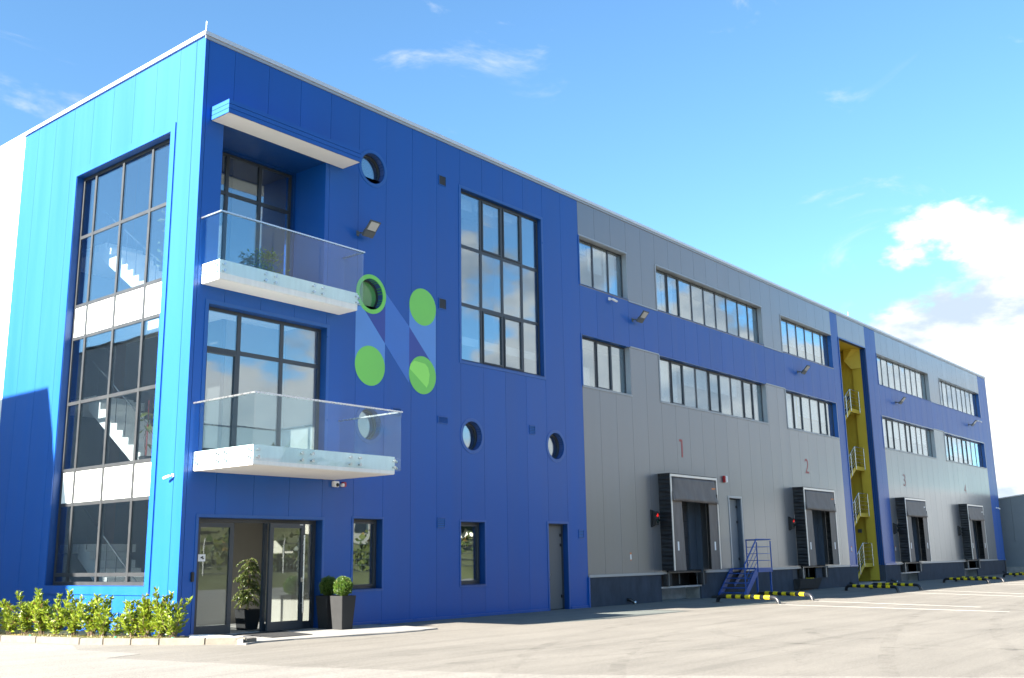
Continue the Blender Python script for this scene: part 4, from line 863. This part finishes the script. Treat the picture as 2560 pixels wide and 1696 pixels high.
# ------------------------------------------------------------------ security cameras
def cctv(name_loc, fr, label, dirn, siren=False):
    c = thing('security_camera', label, 'camera', name_loc)
    m = MB(fr); m.box(-.045,.045,0,.05,-.05,.05); m.tube([(0,.05,0),(0,.10,-.02),(dirn*.06,.13,-.03)],.022,8); m.build('bracket','white_plastic',c)
    m = MB(fr); m.tube([(dirn*.02,.13,-.02),(dirn*.24,.18,-.08)],.042,12); m.build('camera_body','white_plastic',c,smooth=True)
    m = MB(fr); m.tube([(dirn*.24,.18,-.08),(dirn*.255,.184,-.084)],.034,12); m.build('lens','dark_plastic',c)
    return c
cctv((0,0.36,3.42),'L','white security camera on the bright side wall near the corner',1).scale = (.72,.72,.72)
cctv((16.6,0,10.42),'F','white security camera under the first upper grey window',1)
cctv((61.75,0,10.3),'F','tiny white security camera near the far end above the floodlight',1)
cctv((63.9,0,4.46),'F','small security camera at the far blue corner of the building',1)
c = thing('security_camera','white box camera under the lower balcony beside a red siren','camera',(4.22,0,3.40))
MB('F').box(-.11,.07,0,.10,-.07,.07).build('camera_body','white_plastic',c,bevel=.015); MB('F').ball((0,.10,-.02),.045,12,8).build('lens','dark_plastic',c,smooth=True)
s = thing('siren','red siren with a white cap under the lower balcony','alarm',(4.46,0,3.40))
MB('F').box(-.05,.06,0,.10,-.06,.06).build('siren_base','siren',s,bevel=.015); MB('F').box(-.10,-.03,.03,.13,-.055,.02).build('siren_cover','white_plastic',s,bevel=.01)

# ------------------------------------------------------------------ blue steps to the raised door
S = thing('entrance_steps','blue steel steps with railing up to the raised grey door','steps',(23.2,-0.06,0))
def steps():
    ox, oy = 23.2, -.06
    X0, X1, XB, Z = 24.45-ox, 25.72-ox, 23.35-ox, 1.05
    MB('F').box(X0,X1,0,1.08,Z-.05,Z).build('landing','blue_steel',S)
    MB('F').box(X0,X1,1.0802,1.11,Z-.16,Z+.005).build('landing_edge','blue_steel',S)
    for d in (.0,1.06):
        MB('F').prism([(XB-.10,0.02),(XB+.12,0.02),(X0+.02,Z-.22),(X0+.02,Z+.0),(X0-.12,Z+.0),(XB-.12,.12)],d,d+.035).build('stringer','blue_steel',S)
    for k in range(1,6):
        t = k/6; x = XB+(X0-XB)*t-.03; z = Z*t; MB('F').box(x-.13,x+.12,.036,1.058,z-.035,z).build('tread','blue_steel',S)
    for x in (X0+.04,X1-.04): MB('F').prism([(x-.03,0),(x+.03,0),(x+.03,Z-.05),(x-.03,Z-.05)],1.0,1.06).build('leg','blue_steel',S)
    MB('F').prism([(X1-.5,Z-.05),(X1-.02,Z-.05),(X0+.1,.35),(X0+.02,.42)],.02,.05).build('brace','blue_steel',S)
    for (x,d,z0) in ((X0+.03,1.095,0.9),(X1-.03,1.095,.95),(X1-.03,.06,1.0),(XB+.02,1.095,.05)): MB('F').tube([(x,d,z0),(x,d,z0+(1.12 if x != XB+.02 else 1.05))],.025,8).build('post','blue_steel',S,smooth=True)
    MB('F').tube([(X1-.03,.04,Z+1.08),(X1-.03,1.095,Z+1.08),(X0+.03,1.095,Z+1.08),(XB+.02,1.095,1.18),(XB+.02,1.095,1.02)],.026,8).build('handrail','blue_steel',S,smooth=True)
    r = MB('F')
    for h in (.28,.54,.80): r.tube([(X1-.03,.06,Z+h),(X1-.03,1.095,Z+h),(X0+.03,1.095,Z+h),(XB+.02,1.095,.1+h)],.012,6)
    r.build('rail_bar','blue_steel',S)
steps()
g = thing('boot_scraper','low grey metal grating lying at the foot of the blue steps','grating',(22.75,-.55,0))
gm = MB(); gm.box(-.35,.55,-.9,.35,.0,.03)
for k in range(14): gm.box(-.33+k*.063,-.31+k*.063,-.88,.33,.03,.085)
gm.build('grate','frame_grey',g); MB().box(-.38,.58,-.93,-.901,0,.10).build('grate_edge','grey_trim',g)

# ------------------------------------------------------------------ yellow and black wheel guides
def guide(a, b, label):
    a, b = Vector((a[0],a[1],0)), Vector((b[0],b[1],0)); L_ = (b-a).length; ang = math.atan2(b.y-a.y, b.x-a.x)
    g = thing('wheel_guide', label, 'wheel guide', tuple(a), ang, group='yellow and black wheel guides in front of the docks')
    z, r, rb = .205, .065, .20; pts = [(0,0,-.05),(.02,0,.02)]
    for k in range(1,7): t = math.pi/2*k/6; pts.append((.02+rb-rb*math.cos(t)*1.0, 0, .02+(z-.02)*math.sin(t)))
    for k in range(0,7): t = math.pi/2*(1-k/6); pts.append((L_-.02-rb+rb*math.cos(t), 0, .02+(z-.02)*math.sin(t)))
    pts += [(L_,0,-.05)]
    MB().tube(pts, r, 12).build('pipe','pipe',g,smooth=True)
    for k in range(5):
        x = .30+(L_-.6)*(k+.35)/5; MB().tube([(x,0,z),(x+.21,0,z)], r+.004, 14).build('yellow_band','yellow_tape',g,smooth=True)
    for x in (0.0, L_): MB().box(x-.14,x+.14,-.12,.12,0.004,.012).build('base_plate','kerb',g)
for a, b, lb in (((19.26,-2.15),(18.73,-4.63),'nearest yellow and black wheel guide, left of dock 1'),((22.35,-2.1),(21.39,-4.61),'yellow and black wheel guide beyond the nearest one, at the foot of the blue steps'),
   ((30.75,-2.05),(29.59,-4.67),'yellow and black wheel guide just below the black lip box of dock 2'),((33.3,-2.2),(32.21,-4.70),'yellow and black wheel guide in front of the yellow stair recess'),
   ((42.68,-2.45),(41.42,-4.97),'yellow and black wheel guide left of dock 3'),((44.9,-2.4),(43.55,-5.10),'yellow and black wheel guide right of dock 3, crossing behind the one before it'),
   ((53.68,-2.55),(52.4,-5.1),'yellow and black wheel guide at the right edge, near the far corner'),((56.0,-2.6),(54.7,-5.2),'farthest yellow and black wheel guide, mostly cut by the frame edge')): guide(a, b, lb)
# drain elbows at the foot of the plinth
for x, lb in ((17.05,'small dark drain elbow on the plinth left of dock 1'),(36.45,'small drain elbow at the plinth left of the yellow recess'),(42.1,'small drain elbow at the plinth right of the yellow recess'),(63.7,'small drain elbow at the far end of the plinth')):
    s = thing('drain_elbow', lb, 'drain pipe', (x,-.012,0)); MB('F').tube([(0,0,.16),(0,.10,.15),(.05,.24,.07)],.06,12).build('elbow','pipe',s,smooth=True); MB('F').tube([(.05,.24,.07),(.07,.28,.05)],.064,12).build('collar','steel',s,smooth=True)
MB().tube([(64.45,-.05,.05),(64.45,-.05,.92)],.04,8).build('downpipe','pipe',B)

# ------------------------------------------------------------------ planters, topiary, ficus
def taper_pot(w0, w1, h, mt, pr):
    m = MB(); a, b = w0/2, w1/2; t = .03
    m.add([(-a,-a,0),(a,-a,0),(a,a,0),(-a,a,0),(-b,-b,h),(b,-b,h),(b,b,h),(-b,b,h),(-b+t,-b+t,h),(b-t,-b+t,h),(b-t,b-t,h),(-b+t,b-t,h),(-b+t,-b+t,h-.06),(b-t,-b+t,h-.06),(b-t,b-t,h-.06),(-b+t,b-t,h-.06)],
      [(3,2,1,0),(0,1,5,4),(1,2,6,5),(2,3,7,6),(3,0,4,7),(4,5,9,8),(5,6,10,9),(6,7,11,10),(7,4,8,11),(8,9,13,12),(9,10,14,13),(10,11,15,14),(11,8,12,15)])
    m.build('pot_body', mt, pr, bevel=.006)
    MB().box(-b+t,b-t,-b+t,b-t,h-.075,h-.05).build('soil','soil',pr)
def leafcloud(pts, size, jitter, name, mt, parent, fold=.25, aspect=.42):
    V=[];F=[]
    for (p, d) in pts:
        L_ = size*random.uniform(.7,1.25); d = (d+Vector((random.uniform(-1,1),random.uniform(-1,1),random.uniform(-1,1)))*jitter).normalized()
        sd = d.cross(Vector((random.uniform(-1,1),random.uniform(-1,1),random.uniform(-.3,1)))).normalized(); nr = d.cross(sd)
        w = L_*aspect/2; o=len(V); mid = p+d*L_*.5-nr*L_*.06
        V += [p, mid+sd*w+nr*w*fold*2, p+d*L_-nr*L_*.18, mid-sd*w+nr*w*fold*2, mid]; F += [(o,o+1,o+4),(o+1,o+2,o+4),(o+2,o+3,o+4),(o+3,o,o+4)]
    m = MB(); m.v=[tuple(v) for v in V]; m.f=F; return m.build(name, mt, parent, normals=False)
def topiary(loc, mt, label, seed):
    random.seed(seed)
    t = thing('topiary_planter', label, 'planter', loc, 0, group='box ball planters beside the entrance')
    taper_pot(.32,.43,.75,mt,t)
    MB().tube([(0,0,.68),(0,0,.82)],.02,6).build('stem','bark',t)
    c = Vector((0,0,.955)); r=.205
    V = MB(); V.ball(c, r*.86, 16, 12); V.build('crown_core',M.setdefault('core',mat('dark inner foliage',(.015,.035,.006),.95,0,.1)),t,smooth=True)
    pts=[]
    for i in range(3400):
        d = Vector((random.gauss(0,1),random.gauss(0,1),random.gauss(0,1))).normalized(); k = (1+.05*math.sin(d.x*7+seed)*math.sin(d.y*6+seed)+.03*math.sin(d.z*9))*(random.uniform(1.05,1.22) if random.random()<.03 else 1)
        pts.append((c+d*r*k*random.uniform(.84,1.06), (d+Vector((0,0,.4))).normalized()))
    leafcloud(pts,.030,.9,'crown','box_leaf',t,aspect=.55)
topiary((3.80,-0.85,0.03),'pot','round clipped box ball in the grey planter nearer the yard',3)
topiary((3.84,-0.30,0.03),'pot_black','round clipped box ball in the darker planter next to the door',5)
def ficus():
    random.seed(11)
    t = thing('ficus_plant','tall weeping fig in a black square pot inside the open door','potted plant',(2.60,1.10,.04))
    taper_pot(.34,.44,.46,'pot_black',t)
    MB().tube([(0,0,.4),(.02,.0,.8),(-.02,.02,1.2),(.03,0,1.6)],[.022,.018,.013,.006],6).build('trunk','bark',t)
    pts=[];tw=MB()
    for i in range(84):
        z0=random.uniform(.55,1.6); a=random.random()*6.28; l=random.uniform(.16,.34)*(1.15-(z0-.5)*.25); p=Vector((0,0,z0)); d=Vector((math.cos(a),math.sin(a),.35)); path=[p.copy()]
        for k in range(7):
            p=p+d*l/6; d.z-=.22; path.append(p.copy())
            for q in range(5): pts.append((p+Vector((random.uniform(-.02,.02),)*3), (d+Vector((random.uniform(-.6,.6),random.uniform(-.6,.6),-.7))).normalized()))
        tw.tube([tuple(x) for x in path],.004,4,False)
    tw.build('twig','bark',t); leafcloud(pts,.062,.35,'foliage','ficus_leaf',t,aspect=.48)
ficus()
def lobbyplant():
    random.seed(21)
    t = thing('rubber_plant','leafy pot plant tied to a red cane behind the tall side window','potted plant',(.75,2.75,3.80))
    taper_pot(.2,.26,.26,'pot',t); MB().tube([(0,0,.2),(.01,.02,1.6)],.012,6).build('cane','siren',t); MB().tube([(0,0,.2),(-.05,.06,.7),(.04,.0,1.2),(0,.05,1.5)],.008,5).build('trunk','bark',t)
    pts=[(Vector((random.uniform(-.06,.06),random.uniform(-.1,.1),random.uniform(.5,1.6))), Vector((random.uniform(-1,1),random.uniform(-1,1),-.5)).normalized()) for _ in range(14)]
    leafcloud(pts,.26,.3,'foliage','ficus_leaf',t)
    random.seed(23)
    t = thing('rubber_plant','sparse leafy plant behind the topmost panes of the side window','potted plant',(.7,2.2,7.96))
    taper_pot(.2,.3,.3,'white_plastic',t); MB().tube([(0,0,.2),(-.05,.06,.9),(.02,.1,1.7),(0,.2,2.3)],.009,5).build('trunk','bark',t)
    pts=[(Vector((random.uniform(-.25,.25),random.uniform(-.3,.5),random.uniform(.7,2.3))), Vector((random.uniform(-1,1),random.uniform(-1,1),.2)).normalized()) for _ in range(26)]
    leafcloud(pts,.22,.3,'foliage','ficus_leaf',t)
    random.seed(25)
    t = thing('balcony_plant','bushy pot plant standing in the upper balcony recess before the window','potted plant',(2.72,0.98,8.105))
    taper_pot(.3,.36,.34,'white_plastic',t)
    pts=[(Vector((random.gauss(0,.16),random.gauss(0,.12),random.uniform(.32,1.08))), Vector((random.uniform(-1,1),random.uniform(-1,1),.4)).normalized()) for _ in range(420)]
    MB().tube([(0,0,.3),(0,0,.9)],.012,6).build('trunk','bark',t); leafcloud(pts,.10,.4,'foliage','laurel',t)
lobbyplant()
# ------------------------------------------------------------------ laurel shrubs
def shrub(i, x, y, h, w, label, shoots, dens=1.0):
    random.seed(131+i)
    t = thing('laurel_shrub', label, 'shrub', (x,y,.085), 0, group='young laurel shrubs along the side wall')
    pts=[]; st=MB()
    for s in range(shoots):
        a=random.random()*6.28; lean=random.uniform(.15,1.0)*w; hh=h*random.uniform(.35,.95) if s else h
        p=Vector((random.uniform(-.05,.05),random.uniform(-.05,.05),0)); tip=Vector((math.cos(a)*lean,math.sin(a)*lean,hh)); path=[]
        for k in range(9):
            f=k/8; q=p.lerp(tip,f); q.y+=.04*math.sin(f*4+s*2); q.x+= .03*math.sin(f*5+s); q.z=hh*f**.85; path.append(q)
        st.tube([tuple(q) for q in path],[.009*(1-.7*k/8) for k in range(9)],5,False)
        n=int(hh*112*dens)
        for k in range(n):
            f=random.uniform(.08,1)**.8; b=path[min(int(f*8),7)].lerp(path[min(int(f*8)+1,8)],f*8-int(f*8)); aa=k*2.4+random.uniform(-.4,.4)
            d=Vector((math.cos(aa)*.8,math.sin(aa)*.8,.75 if f>.75 else random.uniform(-.1,.75))).normalized(); pts.append((b+d*.01,d))
    st.build('stem','bark',t); leafcloud(pts,.100,.28,'foliage','laurel',t,aspect=.42)
HB = [(-1.62,4.75,.55,.22,'low dark laurel shrub at the left picture edge, in shade'),(-1.45,4.15,.62,.2,'laurel shrub second from the left end of the row'),(-1.32,3.65,.80,.22,'tall leafy laurel shrub left of the twin shoots'),(-1.22,3.18,.84,.2,'laurel shrub whose spire is tallest in the left half'),
      (-1.12,2.72,.62,.22,'low wide laurel shrub beside the left half spire'),(-1.0,2.2,.82,.22,'dense laurel shrub under the shadow edge on the wall'),(-.9,1.72,.72,.2,'laurel shrub just right of the wall shadow edge'),(-.82,1.35,.70,.2,'middle laurel shrub under the tall side window'),(-.74,.92,.62,.18,'thin open laurel shrub with the blue wall showing through'),
      (-.66,.5,.70,.22,'bushy laurel shrub under the window corner'),(-.56,.16,.78,.2,'laurel shrub left of the tallest corner spire'),(-.48,-.20,.90,.16,'tallest laurel shrub, its single spire near the corner'),(-.40,-.55,.72,.2,'last laurel shrub at the building corner, leaning right')]
for i,(x,y,h,w,lb) in enumerate(HB): shrub(i,x,y,h*(1.14 if i<8 else 1.06),w*(2.0 if i<6 else 1.7),lb, 5 if i==8 else 13, .75 if i in (8,12) else 1.0)

random.seed(77)
V=[]; pts=[]
for k in range(420):
    f=random.random(); y=4.8-5.4*f; x=-1.5+1.15*f+random.gauss(0,.16)
    pts.append((Vector((x,y,.094+random.random()*.006)), Vector((random.uniform(-1,1),random.uniform(-1,1),.05)).normalized()))
tag(leafcloud(pts,.055,.15,'leaf_litter',leafmat('dry leaf',(.16,.10,.03),(.26,.20,.07),.1),None), kind='stuff')
# ------------------------------------------------------------------ mats and small things at the door
mt_ = thing('door_mat','black door mat on the pale paving before the open door','mat',(0,0,0)); MB().slab([(1.50,-.03),(2.72,.0),(2.30,-1.60),(1.30,-1.52)],.031,.043).build('mat_sheet','mat_black',mt_)
pm = thing('patterned_slab','white slab with black marks on the paving at the building corner','mat',(0,0,0)); MB().slab([(-.30,-1.0),(.10,-.35),(.42,-.55),(.42,-1.75),(.20,-1.80)],.101,.125).build('slab_sheet','white_paint',pm)
random.seed(5)
for k in range(9):
    f=k/8; x=-.12+f*.42; y=-1.05-f*.55; q=MB(); s=.05+random.random()*.05; q.slab([(x,y),(x+s,y+.02),(x+s*1.1,y+.14),(x+.02,y+.16)],.1255,.128); q.build('black_mark','dark_plastic',pm)
for x,y,lb in ((-1.42,2.9,'small green irrigation peg at the left end of the kerb'),(-.78,.62,'small green irrigation peg midway along the kerb'),(-.33,-.72,'small green irrigation peg at the building corner')): tg=thing('irrigation_peg',lb,'peg',(x-.18,y,.09),group='green irrigation pegs'); MB().tube([(0,0,0),(0,0,.045)],.025,8).build('peg_cap',M.setdefault('peg',mat('green plastic peg',(.02,.35,.22),.4)),tg)

# ------------------------------------------------------------------ neighbouring buildings
nb = thing('grey_warehouse','grey clad warehouse with a sloping roof beyond the far end','building',(68,0,0))
for k in range(26):
    y1=3-k*1.0; y0=y1-.985
    def zt(y): return 5.15+.13*(1.3-y) if y>-10 else 5.15+.13*11.3-.13*(-10-y)
    MB('L').prism([(y0,2.2),(y1,2.2),(y1,zt(y1)),(y0,zt(y0))],-.1,0).build('wall_panel','far_grey',nb)
for k in range(3): MB('L').box(-23,3,-.1,-.004,.42+k*.595,.42+k*.595+.575).build('wall_panel','far_grey',nb)
MB('L').box(-23,3,-.3,.04,0,.41).build('plinth','concrete',nb)
MB('L').prism([(-23,.0),(3,0),(3,zt(3)-.03),(-10,zt(-10)-.03),(-23,zt(-23)-.03)],-30,-.11).build('hall','far_grey',nb)
MB('L').prism([(3.1,zt(3.1)),(-10,zt(-10)),(-23,zt(-23)),(-23,zt(-23)+.08),(-10,zt(-10)+.08),(3.1,zt(3.1)+.08)],-30,.05).build('roof','coping',nb)
lw = thing('dark_warehouse','dark clad warehouse left of the picture that shades the side wall','building',(-12,8.55,0))
MB().box(-14,0,0,70,0,11.9).build('wall','far_grey',lw); MB().box(-14.1,.1,-.1,70,11.9,12.0).build('coping','frame_grey',lw)

# ------------------------------------------------------------------ bank, fence, hill and houses facing the front (seen mirrored in the glass)
def hill():
    V=[];F=[];nx,ny=60,26
    for j in range(ny+1):
        y=-34-(j/ny)**1.5*330
        for i in range(nx+1):
            x=-260+620*i/nx; t=(-34-y)
            z=min(t*.35,.8)+max(0,t-6)*.085*(1+.3*math.sin(x*.013+1)+.15*math.sin(x*.041))+(.8*math.sin(x*.11+y*.07) if t>10 else 0)
            V.append((x,y,z if j else -.02))
    for j in range(ny):
        for i in range(nx): a=j*(nx+1)+i; F.append((a,a+1,a+nx+2,a+nx+1))
    m=MB();m.v=V;m.f=F;tag(m.build('hillside','scrub',smooth=True),kind='structure')
    def hz(x,y): t=(-34-y); return min(t*.35,.8)+max(0,t-6)*.085*(1+.3*math.sin(x*.013+1)+.15*math.sin(x*.041))
    random.seed(9); V=[];F=[]
    for k in range(300):
        x=random.uniform(-90,240); y=random.uniform(-44,-330) if k<200 else random.uniform(-44,-80); z=hz(x,y)
        if (abs(x-61)<9 and y>-62) or (abs(x-14)<18 and y>-66) or (abs(x-48)<8 and -76<y): continue
        h=random.uniform(5,10)*(.6 if y>-60 else 1); 
        for q in range(46):
            d=Vector((random.gauss(0,1),random.gauss(0,1),random.gauss(0,1))).normalized()*random.uniform(.5,1); p=Vector((x,y,z+h*.55))+Vector((d.x*h*.36,d.y*h*.36,d.z*h*.45)); s=h*random.uniform(.09,.17)
            a=Vector((random.gauss(0,1),random.gauss(0,1),random.gauss(0,1))).normalized(); b=a.orthogonal().normalized(); c=a.cross(b); o=len(V)
            V+=[p-b*s-c*s,p+b*s-c*s*.6,p+b*s*.7+c*s,p-b*s*.8+c*s*.7]; F.append((o,o+1,o+2,o+3))
    for k in range(260):                                               # scrub right behind the fence
        x=random.uniform(-30,150); y=random.uniform(-38.5,-47); z=hz(x,y); h=random.uniform(1.2,3.6)
        for q in range(40):
            d=Vector((random.gauss(0,1),random.gauss(0,1),random.gauss(0,1))).normalized()*random.uniform(.4,1); p=Vector((x,y,z+h*.45))+Vector((d.x*h*.5,d.y*h*.4,d.z*h*.5)); s=random.uniform(.10,.28)
            a=Vector((random.gauss(0,1),random.gauss(0,1),random.gauss(0,1))).normalized(); b=a.orthogonal().normalized(); c=a.cross(b); o=len(V)
            V+=[p-b*s-c*s,p+b*s-c*s*.6,p+b*s*.7+c*s,p-b*s*.8+c*s*.7]; F.append((o,o+1,o+2,o+3))
    m=MB();m.v=[tuple(v) for v in V];m.f=F;tag(m.build('woodland','tree_leaf',normals=False),kind='stuff')
    for (x,y,w,d,h,lb) in ((61,-61,9,8,4.6,'red roofed house nearest to the fence opposite'),(48,-78,11,8,5,'red roofed house low on the hillside opposite'),(70,-95,10,8,5.5,'red roofed house farther along the hillside'),(24,-105,12,9,6,'wide red roofed house in the middle of the hill'),(110,-88,10,9,5,'red roofed house at the right of the hill')):
        z=hz(x,y); t=thing('hillside_house',lb,'house',(x,y,z-.5)); MB().box(-w/2,w/2,-d/2,d/2,0,h).build('wall','house_wall',t)
        MB('L').prism([(-d/2-.5,h),(d/2+.5,h),(0,h+3)],-w/2-.5,w/2+.5).build('roof','roof_tile',t)
        for k in (-1,0,1): MB().box(k*w/3.4-.6,k*w/3.4+.6,d/2,d/2+.05,1.6,3.2).build('window','frame',t)
    t=thing('white_shed','long white shed on the bank opposite','building',(14,-62,hz(14,-62)-.4)); MB().box(-16,16,-5,5,0,4.2).build('wall','white_panel',t); MB().box(-16.3,16.3,-5.3,5.3,4.2,4.4).build('roof','coping',t)
    for k in range(7): MB().box(-15+k*5-.25,-15+k*5+.25,5,5.25,0,4.2).build('pillar','frame_grey',t)
    f=thing('mesh_fence','wire mesh fence on white posts along the bank opposite','fence',(0,-37,.8))
    for k in range(44): x=-40+k*3; m=MB(); m.tube([(x,0,-.1),(x,0,1.9),(x,.12,2.3)],.05,6); m.build('post','concrete',f)
    w=MB()
    for z in (.1,.55,1.0,1.5,2.0): w.box(-40,89,-.02,.02,z-.02,z+.02)
    for k in range(430): w.box(-40+k*.3-.004,-40+k*.3+.004,-.006,.006,.1,2.0)
    w.build('wire_mesh','mesh_fence',f)
hill()
